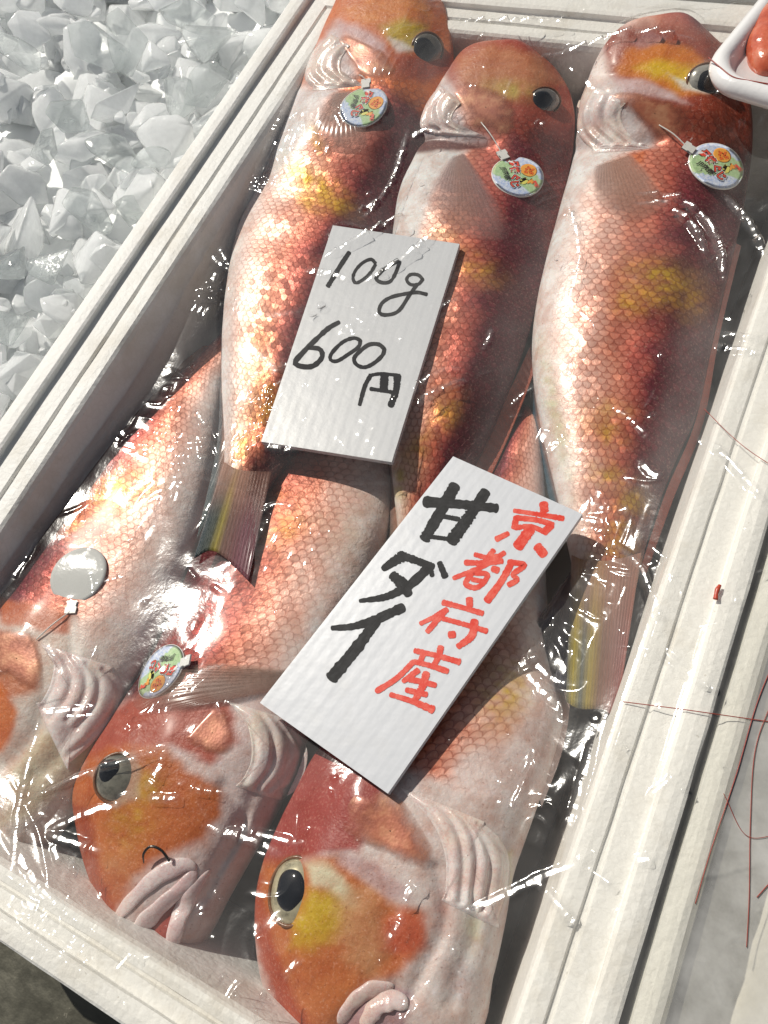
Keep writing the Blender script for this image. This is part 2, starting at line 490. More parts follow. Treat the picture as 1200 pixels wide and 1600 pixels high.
# ------------------------------------------------------------------ foam fish box
XL, XR, YB, YT = -0.2993, 0.0007, -0.0846, 0.4228
def ring_box(name, XL, XR, YB, YT, D, prof, mat, seed, npts=160):
    """a moulded rim and wall swept round a rectangle; D gives per side (left, right, bottom, top) the distances of the steps"""
    rows = []
    for k, (di, z) in enumerate(prof):
        dl, dr, db, dt = [float(np.interp(di, range(len(D[0])), d)) if di >= 0 else di * 0.01 for d in D]
        x0, x1, y0, y1 = XL - dl, XR + dr, YB - db, YT + dt
        t = np.linspace(0, 1, npts, endpoint=False)
        a = np.stack([x0 + (x1 - x0) * t, 0 * t + y0], -1); b = np.stack([0 * t + x1, y0 + (y1 - y0) * t], -1)
        c = np.stack([x1 + (x0 - x1) * t, 0 * t + y1], -1); d = np.stack([0 * t + x0, y1 + (y0 - y1) * t], -1)
        q = np.vstack([a, b, c, d])
        jit = 0.00022 * vnoise(q[:, 0] * 70 + k * 3.1, q[:, 1] * 70, seed) + 0.0005 * vnoise(q[:, 0] * 14 + k * 0.3, q[:, 1] * 14, seed + 1)
        zz = z + 0.6 * jit
        q = q + 0.7 * np.stack([jit, np.roll(jit, 7)], -1)
        rows.append(np.c_[q, zz])
    return grid_mesh(name, np.array(rows), mat, closed=True, smooth=False)
D = ([0, .0105, .0125, .0255, .0368], [0, .0088, .0108, .0205, .0300], [0, .0055, .0070, .0130, .0215], [0, .009, .011, .020, .038])
prof = [(-1.2, -0.100), (-0.6, -0.050), (-0.1, -0.004), (0.0, -0.0015), (0.15, -0.0003), (0.5, 0.0), (0.95, -0.0002), (1.15, -0.0018), (1.85, -0.0018), (2.05, -0.0002),
        (2.6, 0.0), (2.94, 0.0), (3.0, 0.0003), (3.0, 0.0034), (3.12, 0.0042), (3.5, 0.0045), (3.88, 0.0042), (4.0, 0.0034), (4.0, -0.06), (3.9, -0.122)]
box_shell = ring_box('shell', XL, XR, YB, YT, D, prof, FOAM, 11)
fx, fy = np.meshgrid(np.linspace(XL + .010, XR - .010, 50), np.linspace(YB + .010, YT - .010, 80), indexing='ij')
floor = grid_mesh('floor', np.stack([fx, fy, -0.098 + 0.0008 * vnoise(fx * 30, fy * 30, 5)], -1), simple('shade_dark_box_floor', (0.30, 0.27, 0.235), 0.2))  # glossy floor, its colour darkened to deepen the shade inside the box
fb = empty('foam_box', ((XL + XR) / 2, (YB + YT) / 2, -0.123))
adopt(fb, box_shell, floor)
tag(fb, 'white expanded foam fish box with stepped rim holding six wrapped red fish', 'foam box')

# the next box, right of it
D2 = ([0, .0015, .0030, .0055, .0095], [0, .0088, .0108, .0205, .0300], [0, .0055, .0070, .0130, .0215], [0, .009, .011, .020, .038])
prof2 = [(-1.0, -0.060), (-0.1, -0.004), (0.0, -0.0015), (0.5, 0.0015), (2.0, 0.0022), (3.0, 0.0020), (3.8, 0.0012), (4.0, -0.0010), (4.0, -0.06), (3.9, -0.122)]
b2s = ring_box('shell', 0.0432, 0.36, -0.11, 0.43, D2, prof2, FOAM_R, 21)
fx, fy = np.meshgrid(np.linspace(0.052, 0.352, 50), np.linspace(-.10, .42, 80), indexing='ij')
b2f = grid_mesh('floor', np.stack([fx, fy, -0.028 + 0.004 * vnoise(fx * 22, fy * 22, 6) + 0.0015 * vnoise(fx * 90, fy * 90, 8)], -1), mat_foam('grey_wet_foam', (0.66, 0.63, 0.53), 0.3))
fb2 = empty('foam_box', (0.2, 0.16, -0.123))
adopt(fb2, b2s, b2f)
tag(fb2, 'second white foam box under cloudy film, standing right of the fish box', 'foam box')

# ------------------------------------------------------------------ fish
def smooth01(x):
    x = np.clip(x, 0, 1)
    return x * x * (3 - 2 * x)

class Fish:
    def __init__(self, name, st, back, label, gill, paints, uscale=1.0, belly=0.0, sculpt=()):
        """st: stations snout to tail (Lx, Ly, Rx, Ry, z, half thickness); back 'L' or 'R'"""
        NS, NT = 330, 170
        S = catmull(st, NS)
        L = np.array([P(s[0], s[1], s[4]) for s in S]); Rr = np.array([P(s[2], s[3], s[4]) for s in S])
        C = (L + Rr) / 2; W = (Rr - L) / 2
        T = S[:, 5] * 0.80
        t = np.linspace(0, 1, NS)
        end = np.sqrt(np.clip(1 - (1 - np.clip(t / 0.10, 0, 1)) ** 2, 0, 1)) * np.sqrt(np.clip(1 - (1 - np.clip((1 - t) / 0.04, 0, 1)) ** 2, 0, 1))
        wend = 0.25 + 0.75 * np.sqrt(np.clip(1 - (1 - np.clip(t / 0.03, 0, 1)) ** 2, 0, 1))
        W = W * wend[:, None]
        T = np.maximum(T * end, 0.0006)
        th = np.linspace(0, 2 * np.pi, NT, endpoint=False)
        cw = np.cos(th); sw = np.sin(th)
        wb = cw if back == 'R' else -cw                        # +1 at the back, -1 at the belly
        ell = np.power(np.clip(1 - np.abs(wb) ** np.where(wb < 0, 3.4, 2.6), 0, 1), np.where(wb < 0, 0.46, 0.52))
        line = 0.97 - 1.50 * (wb - 0.46)
        k = 0.16
        hh = np.clip(0.5 + 0.5 * (line - ell) / k, 0, 1)
        smin = line * (1 - hh) + ell * hh - k * hh * (1 - hh)
        topz = np.where(sw >= 0, np.maximum(np.where(wb > 0, smin, ell - k * 0.0), 0), -0.95 * ell)
        G = C[:, None] + W[:, None] * cw[None, :, None] + np.array([0, 0, 1.0])[None, None] * (T[:, None] * topz[None])[..., None]
        V = G.reshape(-1, 3)
        tt = np.repeat(t, NT); ww = np.tile(wb, NS); ss = np.tile(sw, NS)
        # little unevenness of flesh
        wl = np.linalg.norm(W, axis=1)
        V[:, 2] += 0.0007 * vnoise(V[:, 0] * 60, V[:, 1] * 60, 9) * (ss > 0)
        px = proj(V)
        # slits and ridges of the head, cut along the surface
        for line, depth, wd in sculpt:
            q = even(line, 50)
            d = np.full(len(V), 1e9)
            for a in q:
                d = np.minimum(d, (px[:, 0] - a[0]) ** 2 + (px[:, 1] - a[1]) ** 2)
            V[:, 2] -= 0.75 * depth * np.exp(-d / (1.6 * wd) ** 2) * smooth01((ss - 0.02) / 0.2)
        G = V.reshape(NS, NT, 3)
        # pigment by position round the body
        ctl = np.array([-1, -0.72, -0.40, -0.05, 0.25, 0.50, 1.0])
        pal = np.array([(0.82, 0.82, 0.82), (0.80, 0.73, 0.70), (0.75, 0.49, 0.41), (0.60, 0.235, 0.155), (0.43, 0.105, 0.075), (0.17, 0.026, 0.036), (0.075, 0.010, 0.017)])
        wj = np.clip(ww + 0.12 * vnoise(px[:, 0] / 26, px[:, 1] / 26, 4) - belly, -1, 1)
        col = np.stack([np.interp(wj, ctl, pal[:, k]) for k in range(3)], -1)
        scl = smooth01((tt - gill) / 0.04) * smooth01((ww + 0.95) / 0.70) * (1 - 0.5 * smooth01((tt - 0.93) / 0.06))
        for p in paints:
            kind = p[0]
            if kind == 'poly':
                _, poly, c, feather, op = p[:5]
                jit = 0.35 * feather * vnoise(px[:, 0] / 14, px[:, 1] / 14, 13)
                a = smooth01(0.5 - (sdf(px, poly) + jit) / (2 * feather)) * op * (ss > -0.15)
                if len(p) > 5: scl = scl * (1 - a * p[5])
            else:
                _, cx, cy, rx, ry, ang, c, op = p
                ca, sa = math.cos(R(ang)), math.sin(R(ang))
                dx = px[:, 0] - cx; dy = px[:, 1] - cy
                d2 = ((dx * ca + dy * sa) / rx) ** 2 + ((-dx * sa + dy * ca) / ry) ** 2
                a = np.exp(-d2 * 1.2) * op * (0.75 + 0.6 * vnoise(px[:, 0] / 12, px[:, 1] / 9, 17)) * (ss > -0.15)
                a = np.clip(a, 0, 1)
            col = col * (1 - a[:, None]) + np.array(c) * a[:, None]
        # uv in scale widths
        ax = np.r_[0, np.cumsum(np.linalg.norm(np.diff(C, axis=0), axis=1))]
        dv = np.linalg.norm(np.roll(G, -1, 1) - G, axis=2)
        arc = np.cumsum(dv, axis=1)
        mid = arc[:, NT // 4][:, None]
        uu = np.repeat(ax / (0.0066 * uscale), NT)
        ref = arc[int(NS * 0.5)]
        # rows keep their number along the body and narrow with it, as real scale rows do
        vv = (np.tile(ref - ref[NT // 4], (NS, 1)) * (0.55 + 0.45 * (arc[:, -1] / arc[int(NS * 0.5), -1]))[:, None]).reshape(-1) / (0.0050 * uscale)
        faces = [tuple(f) for f in grid_faces(NS, NT, True)]
        faces.append(tuple(range(NT))); faces.append(tuple(range((NS - 1) * NT, NS * NT))[::-1])
        self.body = raw_mesh('body', V, faces, SKIN, smooth=True, uv=np.c_[uu, vv], col=np.clip(col, 0, 1))
        set_attr(self.body.data, 'scl', 'FLOAT', scl)
        base = C[NS // 2]
        self.root = empty(name, (base[0], base[1], base[2] - 0.03))
        tag(self.root, label, 'fish', 'fish lying in the foam box')
        self.bvh = bvh_of([self.body])
        self.kids = [self.body]
        self.sub = []
    def add(self, o):
        self.kids.append(o); return o
    def done(self):
        adopt(self.root, *self.kids)
        for p, kids in self.sub:
            adopt(p, *kids)
    def tube(self, name, pts, rad, mat, flat=0.7, lift=0.15, n=40, m=20, shingle=0.0):
        """a fold of flesh along a line on the body; rad = list of radii in metres along it"""
        q = even(pts, n)
        hp = [hit(self.bvh, a[0], a[1]) for a in q]
        c = np.array([h[0] for h in hp]); nn = np.array([h[1] for h in hp])
        for _ in range(4):
            c[1:-1] = (c[:-2] + 2 * c[1:-1] + c[2:]) / 4
            nn[1:-1] = (nn[:-2] + 2 * nn[1:-1] + nn[2:]) / 4
        nn = unit(nn)
        tg = unit(np.gradient(c, axis=0)); bb = unit(np.cross(tg, nn)); nn = unit(np.cross(bb, tg))
        rr = np.interp(np.linspace(0, 1, n), np.linspace(0, 1, len(rad)), rad)
        u = np.linspace(0, 1, n)
        rr = rr * np.sqrt(np.clip(1 - (1 - np.clip(np.minimum(u, 1 - u) / 0.12, 0, 1)) ** 2, 0.02, 1))
        wavk = 1.0
        env = np.sin(np.pi * np.clip(u * 0.94 + 0.03, 0, 1)) ** 0.6
        if name == 'gill_membrane': shingle, flat, lift, rr = 0.5, 0.62, -0.35 * (1 - env), rr * env
        if name == 'jaw': flat, lift, rr, wavk = 0.20, -0.06 - 0.12 * (1 - env), rr * 1.25 * env, 0.25
        a = np.linspace(0, 2 * np.pi, m, endpoint=False)
        side = 1.0 if bb[n // 2] @ EX > 0 else -1.0
        prof_ = flat * np.sin(a) * (1 + shingle * side * np.cos(a))
        wav = 1 + wavk * (0.10 * np.sin(u * 9 + pts[0][0]) + 0.06 * np.sin(u * 23 + pts[0][1]))
        G = c[:, None] + nn[:, None] * (rr * lift)[:, None, None] + bb[:, None] * ((rr * wav)[:, None] * np.cos(a))[..., None] + nn[:, None] * (rr[:, None] * prof_)[..., None]
        return self.add(grid_mesh(name, G, mat, closed=True, caps=True))
    def gills(self, arcs, hgt=0.0017, grow=10):
        """the pleated gill membrane: one sheet with a groove along each traced fold"""
        A_ = [even(a, 40) for a in arcs]
        poly = np.vstack([A_[0], A_[-1][::-1]])
        lines = np.vstack([even(a, 220) for a in A_])
        cen = poly.mean(0); poly = cen + (poly - cen) * (1 + grow / np.linalg.norm(poly - cen, axis=1).mean())
        p = even(np.vstack([poly, poly[:1]]), 301)[:-1]
        rows = []; ts = np.linspace(1.0, 0.01, 80)
        for t in ts:
            q = cen + (p - cen) * t
            d = np.sqrt(((q[:, None] - lines[None]) ** 2).sum(-1).min(1))
            dome = (1 - np.exp(-(d / 5.5) ** 2)) * (0.75 + 0.35 * vnoise(q[:, 0] / 30, q[:, 1] / 30, 3)) + 0.18
            e = 1 - max(0, (t - 0.8) / 0.2) ** 1.5
            hp = [hit(self.bvh, a[0], a[1]) for a in q]
            rows.append([x[0] + x[1] * (hgt * dd * e + 0.0001) for x, dd in zip(hp, dome)])
        return self.add(grid_mesh('gill_membrane', np.array(rows), MEMB, closed=True))
    def plate(self, name, poly, h, mat, rings=14, n=90, sub=True):
        """a domed plate of skin lying on the body inside a closed outline"""
        p = np.array(poly, float); p = even(np.vstack([p, p[:1]]), n + 1)[:-1]
        cen = p.mean(0)
        rows = []
        for t in np.linspace(1.0, 0.02, rings):
            q = cen + (p - cen) * t
            hp = [hit(self.bvh, a[0], a[1]) for a in q]
            e = 1 - max(0, (t - 0.72) / 0.28) ** 2.0
            rows.append([hh_[0] + hh_[1] * (h * e + 0.00015) for hh_ in hp])
        uv = np.stack([np.tile(np.linspace(0, 1, n), rings), np.repeat(np.linspace(1.0, 0.02, rings), n)], -1)
        return self.add(grid_mesh(name, np.array(rows), mat, closed=True, uv=uv))
    def fin(self, name, root, tip, zr, zt, cols, mat=None, rays=14, amp=0.00025, n=90, m=24, surf=None, bow=0.0):
        rp = even(root, n); tp = even(tip, n)
        G = np.zeros((m, n, 3))
        for j in range(n):
            zr_ = np.interp(j / (n - 1), np.linspace(0, 1, len(zr)), zr) if hasattr(zr, '__len__') else zr
            zt_ = np.interp(j / (n - 1), np.linspace(0, 1, len(zt)), zt) if hasattr(zt, '__len__') else zt
            a = P(*rp[j], zr_) if zr_ is not None and zr_ > -0.9 else hit(self.bvh, *rp[j])[0] + np.array([0, 0, 0.0006]); b = P(*tp[j], zt_)
            for i in range(m):
                s = i / (m - 1)
                if surf is not None:
                    q = rp[j] * (1 - s) + tp[j] * s
                    loc, nn = hit(self.bvh, *q)
                    G[i, j] = loc + nn * (0.0008 + surf * math.sin(math.pi * min(1, s * 0.9)))
                else:
                    G[i, j] = a * (1 - s) + b * s + np.array([0, 0, bow * math.sin(math.pi * s)])
                G[i, j, 2] += amp * abs(math.sin(math.pi * rays * j / (n - 1))) * (0.4 + 0.6 * s)
        # ragged tip
        uu = np.linspace(0, 1, n)
        col = np.stack([np.interp(uu, [c[0] for c in cols], [c[1][k] for c in cols]) for k in range(3)], -1)
        col = np.tile(col, (m, 1))
        tcol = np.repeat(smooth01(np.linspace(0, 1, m) / 0.65), n)[:, None]
        if surf is None and not name.startswith('dorsal'): col = col * tcol + np.array((0.46, 0.22, 0.14)) * (1 - tcol) * 0.7 + col * (1 - tcol) * 0.3
        fibre = 1 + 0.07 * np.tile(np.sin(uu * np.pi * rays * 2), m)
        col = np.clip(col * fibre[:, None], 0, 1)
        uv = np.stack([np.tile(uu * 3, m), np.repeat(np.linspace(0, 1, m), n)], -1)
        # thickness: a second skin just under
        G2 = G.copy(); G2[..., 2] -= 0.0007
        GG = np.vstack([G, G2[::-1]])
        colx = np.vstack([col, col[::-1].reshape(m, n, 3)[:, ::-1].reshape(-1, 3)])
        uvx = np.vstack([uv, uv.reshape(m, n, 2)[::-1].reshape(-1, 2)])
        return self.add(grid_mesh(name, GG, mat or FIN, uv=uvx, col=colx))
    def eye(self, cx, cy, rx, pupil_r, iris, poff=(0, 0), dome=0.45, pcol=(0.004, 0.005, 0.007), squash=1.0, ang=0):
        loc, nn = hit(self.bvh, cx, cy)
        v = unit(CAM - loc)
        nn = unit(nn * 0.55 + v * 0.45)
        scale = np.linalg.norm(loc - CAM) / F
        rad = rx * scale
        t1 = unit(EX * math.cos(R(ang)) - UP * math.sin(R(ang)) - nn * ((EX * math.cos(R(ang)) - UP * math.sin(R(ang))) @ nn)); t2 = np.cross(nn, t1)
        def dome_mesh(name, r_, off, h, mat, base=0.0, irr=0.0):
            a = np.linspace(0, 2 * np.pi, 40, endpoint=False)
            rows = []
            for q in np.linspace(0, 1, 10):
                rr_ = r_ * math.cos(q * math.pi / 2 * 0.98)
                wob = 1 + irr * np.sin(a * 3 + 1) + irr * 0.6 * np.sin(a * 5 + 2)
                z = base + h * math.sin(q * math.pi / 2)
                rows.append(loc + t1 * off[0] * scale + t2 * off[1] * scale + (t1[None] * (np.cos(a) * rr_ * wob)[:, None] + t2[None] * (np.sin(a) * rr_ * wob * squash)[:, None]) + nn * z)
            return grid_mesh(name, np.array(rows), mat, closed=True, caps=True)
        n = N('eye_iris')
        k = n.noise(220, 4, 0.6)
        n.set(base=n.ramp(k, [(0.28, tuple(c * 0.35 for c in iris)), (0.48, iris), (0.75, tuple(min(1, c * 1.5) for c in iris))]), rough=0.22, metal=0.35, coat=1.0, coatr=0.04)
        e = dome_mesh('eye', rad, (0, 0), rad * dome, n.m, -0.0012, 0.02)
        pm = simple('eye_pupil', pcol, 0.06, coat=1.0, coatr=0.02)
        pr = pupil_r * scale
        hb = rad * dome * math.sqrt(max(0.0, 1 - (pr / rad) ** 2)) - 0.0012
        pu = dome_mesh('pupil', pr, poff, rad * dome * 1.03 - 0.0012 - hb + 0.0006, pm, hb - 0.0004, 0.03)
        aa = np.linspace(0, 2 * np.pi, 48, endpoint=False); bb = np.linspace(0, 2 * np.pi, 10, endpoint=False)
        ring = []
        for b_ in bb:
            rr_ = rad * (1.03 + 0.07 * np.cos(b_))
            ring.append(loc + t1 * (np.cos(aa) * rr_)[:, None] + t2 * (np.sin(aa) * rr_ * squash)[:, None] + nn * (-0.0006 + rad * 0.10 * math.sin(b_)))
        ring.append(ring[0])
        rim = grid_mesh('eyelid', np.array(ring), LID, closed=True)
        self.add(e); self.sub.append((e, [pu, rim]))

WHITE = (0.70, 0.68, 0.66); PINKW = (0.66, 0.52, 0.48); ORANGE = (0.58, 0.15, 0.03); RED = (0.30, 0.035, 0.015); DRED = (0.20, 0.03, 0.025)
YEL = (0.58, 0.36, 0.02); YEL2 = (0.52, 0.40, 0.05); GREYP = (0.52, 0.44, 0.45); PURP = (0.22, 0.06, 0.07); COP = (0.55, 0.22, 0.10)
c400 = lambda pts: crop(pts, 400, 0, 3.0)
c780 = lambda pts: crop(pts, 780, 0, 2.857)
cD = lambda pts: crop(pts, 0, 950, 4.573)
cE = lambda pts: crop(pts, 0, 900, 2.4)
cE2 = lambda pts: crop(pts, 0, 1150, 2.4)
cF = lambda pts: crop(pts, 350, 1150, 2.4)

# --- fish with its head at the top left
A = Fish('red_tilefish', [
    (592, -70, 640, -62, .004, .014), (545, -15, 688, -5, .001, .022), (522, 30, 704, 50, -.004, .025), (500, 75, 709, 98, -.009, .026), (478, 130, 702, 150, -.015, .027),
    (455, 185, 688, 205, -.020, .027), (430, 250, 664, 268, -.026, .027), (402, 310, 632, 335, -.033, .027), (375, 370, 595, 402, -.032, .026), (360, 440, 556, 472, -.030, .025),
    (352, 520, 522, 560, -.028, .023), (351, 610, 488, 645, -.026, .020), (354, 680, 456, 712, -.024, .016), (353, 730, 426, 752, -.020, .012), (346, 775, 404, 788, -.017, .008)],
    'R', 'red tilefish with head up at the far left and its tail over two other fish', 0.30, [
    ('poly', [(440, 30), (560, -80), (800, -60), (760, 130), (700, 200), (640, 160), (590, 130), (520, 160), (440, 120)], ORANGE, 14, .95),
    ('poly', c400([(420, 40), (560, -60), (800, -60), (820, 110), (700, 190), (560, 130), (440, 90)]), (0.62, 0.22, 0.05), 10, .9),
    ('poly', c400([(580, 120), (700, 90), (800, 130), (760, 200), (720, 235), (640, 200)]), YEL2, 9, .9),
    ('poly', c400([(620, 175), (690, 195), (740, 235), (660, 250)]), WHITE, 5, .8),
    ('poly', c400([(640, 250), (860, 260), (930, 230), (920, 330), (800, 380), (640, 360)]), (0.34, 0.06, 0.03), 10, .9),
    ('poly', c400([(380, 100), (470, 110), (600, 200), (620, 260), (500, 210), (420, 165), (360, 170)]), (0.55, 0.40, 0.42), 8, .9),
    ('poly', c400([(360, 110), (440, 260), (480, 350), (400, 400), (230, 395), (260, 250)]), (0.60, 0.56, 0.58), 12, .95),
    ('poly', c400([(180, 400), (390, 405), (330, 480), (270, 600), (150, 760), (60, 880), (20, 800)]), (0.70, 0.72, 0.74), 12, .9, 1.0),
    ('poly', c400([(400, 440), (260, 520), (280, 620), (430, 740), (520, 760), (560, 600), (520, 440)]), (0.52, 0.22, 0.17), 16, .55, .6),
    ('blob', 498, 292, 60, 22, 35, YEL, .95), ('blob', 500, 320, 36, 14, 10, YEL, .8), ('blob', 420, 640, 18, 60, 12, YEL, .55), ('blob', 375, 700, 12, 60, 8, YEL2, .7), ('blob', 495, 218, 10, 26, -20, YEL, .7),
    ('blob', 388, 748, 52, 34, 0, (0.24, 0.10, 0.075), .95), ('blob', 400, 560, 26, 90, 8, (0.60, 0.34, 0.10), .5)], belly=.04, sculpt=[(c400([(235, 400), (330, 392), (420, 402), (480, 380)]), .0030, 7)])
A.plate('gill_cover', c400([(372, 180), (420, 160), (520, 205), (610, 250), (655, 320), (620, 372), (500, 362), (455, 300)]), .0007, COPPER)
A.gills([c400(a) for a in sorted(([(400, 205), (335, 250), (312, 330), (385, 385)], [(352, 200), (285, 265), (262, 345), (300, 390)], [(420, 235), (385, 290), (395, 345), (450, 375)]), key=lambda q: q[1][0])])
A.eye(668, 77, 21, 17, (0.12, 0.11, 0.09), (-3, -2))
A.fin('tail_fin', [(350, 722), (375, 735), (424, 738)], [(303, 872), (328, 860), (352, 872), (388, 908)], -1.0, -.014, [(0, (.03, .05, .06)), (.22, (.05, .06, .04)), (.32, (.30, .235, .03)), (.42, (.17, .09, .06)), (.75, (.18, .05, .07)), (1, (.15, .04, .05))], rays=16)
A.fin('anal_fin', [(353, 470), (351, 580), (353, 690), (347, 765)], [(349, 480), (344, 590), (338, 700), (308, 840)], -.024, [-.034, -.030, -.026, -.018], [(0, (.04, .06, .08)), (.6, (.035, .065, .085)), (1, (.05, .08, .08))], rays=12)
A.fin('pelvic_fin', c400([(150, 560), (100, 680), (60, 800), (10, 890)]), c400([(130, 560), (75, 690), (45, 810), (-10, 905)]), -.036, -.040, [(0, (.6, .58, .5)), (.3, (.50, .40, .06)), (1, (.55, .50, .25))], rays=6)
A.fin('pectoral_fin', c400([(365, 440), (450, 430)]), c400([(262, 540), (268, 640), (330, 720), (430, 745), (510, 700), (535, 640)]), 0, 0, [(0, (.45, .33, .30)), (.4, (.42, .24, .18)), (1, (.50, .26, .2))], FINCLEAR, surf=.0012)
A.done()

# --- fish in the middle of the top row
B = Fish('red_tilefish', [
    (748, 95, 806, 84, -.010, .012), (716, 108, 852, 100, -.013, .022), (694, 138, 886, 138, -.017, .026), (668, 180, 898, 182, -.022, .028), (645, 220, 896, 232, -.027, .028),
    (632, 270, 889, 282, -.034, .028), (620, 330, 876, 342, -.033, .028), (612, 400, 859, 412, -.032, .027), (606, 470, 839, 482, -.031, .026), (603, 540, 816, 552, -.030, .025),
    (603, 610, 790, 622, -.030, .023), (606, 670, 760, 692, -.030, .020), (612, 730, 727, 750, -.031, .016), (618, 790, 692, 800, -.032, .012), (624, 850, 668, 856, -.033, .007)],
    'R', 'red tilefish in the middle of the top row, partly under both price cards', 0.27, [
    ('poly', [(690, 60), (910, 60), (920, 230), (840, 230), (770, 190), (700, 130)], (0.36, 0.07, 0.04), 12, .9),
    ('poly', [(710, 90), (760, 70), (850, 90), (880, 130), (800, 150), (720, 130)], (0.52, 0.22, 0.11), 12, .9),
    ('blob', 800, 140, 42, 16, 10, (0.50, 0.38, 0.08), .9),
    ('poly', [(660, 120), (700, 130), (730, 200), (760, 215), (700, 225), (640, 215)], (0.58, 0.53, 0.55), 9, .95),
    ('poly', [(830, 205), (905, 190), (905, 330), (860, 400), (838, 330)], (0.17, 0.025, 0.022), 16, .8),
    ('poly', [(640, 232), (730, 232), (700, 262), (675, 300), (650, 390), (605, 420), (610, 320)], (0.70, 0.72, 0.72), 9, .95, 1.0),
    ('poly', [(640, 214), (680, 208), (760, 222), (720, 232), (650, 238)], (0.10, 0.02, 0.018), 4, .95, 1.0),
    ('blob', 745, 420, 50, 24, 30, YEL, .45), ('blob', 690, 380, 24, 40, 10, (0.6, 0.38, 0.08), .4), ('blob', 700, 640, 24, 34, 30, YEL, .55), ('blob', 650, 700, 20, 40, 20, YEL, .5), ('blob', 625, 760, 14, 50, 5, YEL2, .7)], belly=-.05, sculpt=[([(636, 216), (690, 211), (760, 226)], .0040, 8), ([(668, 300), (690, 260), (720, 240)], .0012, 6)])
B.plate('gill_cover', c400([(912, 430), (965, 385), (1060, 400), (1180, 455), (1230, 560), (1180, 640), (1090, 612), (1020, 600), (965, 510)]), .0007, COPPER)
B.gills([c400(a) for a in sorted(([(905, 420), (850, 500), (880, 590), (980, 622)], [(870, 440), (810, 520), (800, 590), (860, 612)], [(940, 500), (910, 560), (960, 610), (1020, 620)]), key=lambda q: q[1][0])])
B.eye(852, 157, 21, 16, (0.14, 0.13, 0.12), (-3, -1), squash=.8)
B.fin('pectoral_fin', [(706, 246), (726, 240)], [(666, 300), (672, 330), (700, 358), (745, 376), (785, 376), (800, 356)], 0, 0, [(0, (.52, .42, .42)), (.5, (.42, .26, .22)), (1, (.30, .16, .15))], FINCLEAR, surf=.0016, rays=18)
B.fin('dorsal_fin', [(838, 520), (806, 590), (770, 660), (735, 730)], [(846, 545), (826, 605), (796, 680), (764, 752)], -.034, -.036, [(0, (.30, .05, .02)), (.5, (.38, .07, .02)), (1, (.36, .06, .02))], rays=18)
B.fin('tail_fin', [(624, 845), (666, 852)], [(590, 930), (620, 950), (650, 950), (690, 940)], -.032, -.036, [(0, (.1, .1, .12)), (.5, (.4, .3, .05)), (1, (.35, .1, .1))])
B.fin('anal_fin', [(606, 690), (612, 740), (620, 800), (624, 850)], [(596, 700), (600, 750), (596, 820), (600, 880)], -.032, -.042, [(0, (.05, .07, .09)), (.5, (.10, .10, .12)), (1, (.16, .14, .10))], rays=10)
B.done()

# --- fish at the right
Cf = Fish('red_tilefish', [
    (988, 58, 1042, 42, .002, .012), (956, 78, 1104, 62, -.004, .024), (930, 108, 1152, 106, -.010, .028), (910, 158, 1172, 166, -.017, .030), (902, 208, 1175, 232, -.024, .031),
    (892, 266, 1166, 302, -.035, .031), (872, 340, 1151, 376, -.034, .031), (852, 415, 1134, 446, -.033, .031), (837, 485, 1117, 516, -.032, .030), (831, 548, 1104, 582, -.032, .029),
    (836, 615, 1088, 650, -.031, .027), (850, 690, 1058, 716, -.031, .024), (868, 765, 1030, 786, -.030, .020), (882, 830, 1010, 850, -.029, .016), (895, 890, 996, 910, -.028, .012), (905, 935, 986, 948, -.028, .007)],
    'R', 'largest red tilefish, lying at the right with its head beside the shrimp tray', 0.25, [
    ('poly', [(930, 40), (1200, 40), (1200, 240), (1080, 225), (1040, 190), (960, 130)], (0.30, 0.055, 0.025), 12, .92),
    ('poly', c780([(520, 300), (560, 220), (700, 180), (860, 220), (960, 300), (1000, 400), (900, 420), (800, 430), (680, 360), (540, 330)]), (0.62, 0.20, 0.02), 8, .95),
    ('poly', c780([(600, 300), (720, 270), (900, 300), (920, 380), (800, 380), (700, 340)]), (0.66, 0.44, 0.02), 9, .95),
    ('poly', c780([(590, 190), (660, 140), (740, 170), (700, 200), (620, 220)]), (0.42, 0.22, 0.22), 6, .8),
    ('poly', c780([(740, 320), (800, 350), (960, 400), (940, 420), (830, 400)]), (0.68, 0.68, 0.62), 4, .9),
    ('poly', c780([(520, 340), (640, 345), (780, 410), (860, 470), (700, 430), (560, 410), (480, 420)]), (0.58, 0.44, 0.44), 6, .95),
    ('poly', c780([(360, 420), (500, 340), (560, 430), (690, 620), (700, 650), (330, 660)]), (0.58, 0.53, 0.53), 9, .95, 1.0),
    ('poly', c780([(320, 650), (560, 660), (480, 720), (400, 800), (340, 880), (230, 1200), (200, 1100)]), (0.70, 0.71, 0.71), 14, .9, .9),
    ('poly', c780([(580, 680), (660, 660), (640, 730), (600, 740)]), (0.58, 0.16, 0.06), 5, .9),
    ('blob', 1035, 440, 58, 30, 20, YEL, .95), ('blob', 990, 470, 34, 22, 0, YEL, .8), ('blob', 1075, 470, 24, 34, 0, (0.42, 0.22, 0.02), .8), ('blob', 955, 640, 40, 16, 10, (0.60, 0.40, 0.12), .5),
    ('blob', 945, 675, 36, 20, 25, YEL, .6), ('blob', 950, 740, 30, 20, 15, YEL, .75), ('blob', 985, 790, 24, 34, 20, YEL, .7), ('blob', 960, 850, 16, 50, 0, YEL, .75), ('blob', 925, 900, 14, 40, 0, YEL2, .7), ('blob', 985, 870, 14, 40, 5, YEL, .5),
    ('blob', 948, 895, 75, 34, 0, (0.36, 0.19, 0.10), .8), ('blob', 868, 650, 14, 120, -12, (0.60, 0.60, 0.40), .75)], belly=-.04, sculpt=[(c780([(330, 655), (480, 652), (620, 645), (700, 622)]), .0032, 7), (c780([(480, 330), (640, 340), (800, 420)]), .0014, 7)])
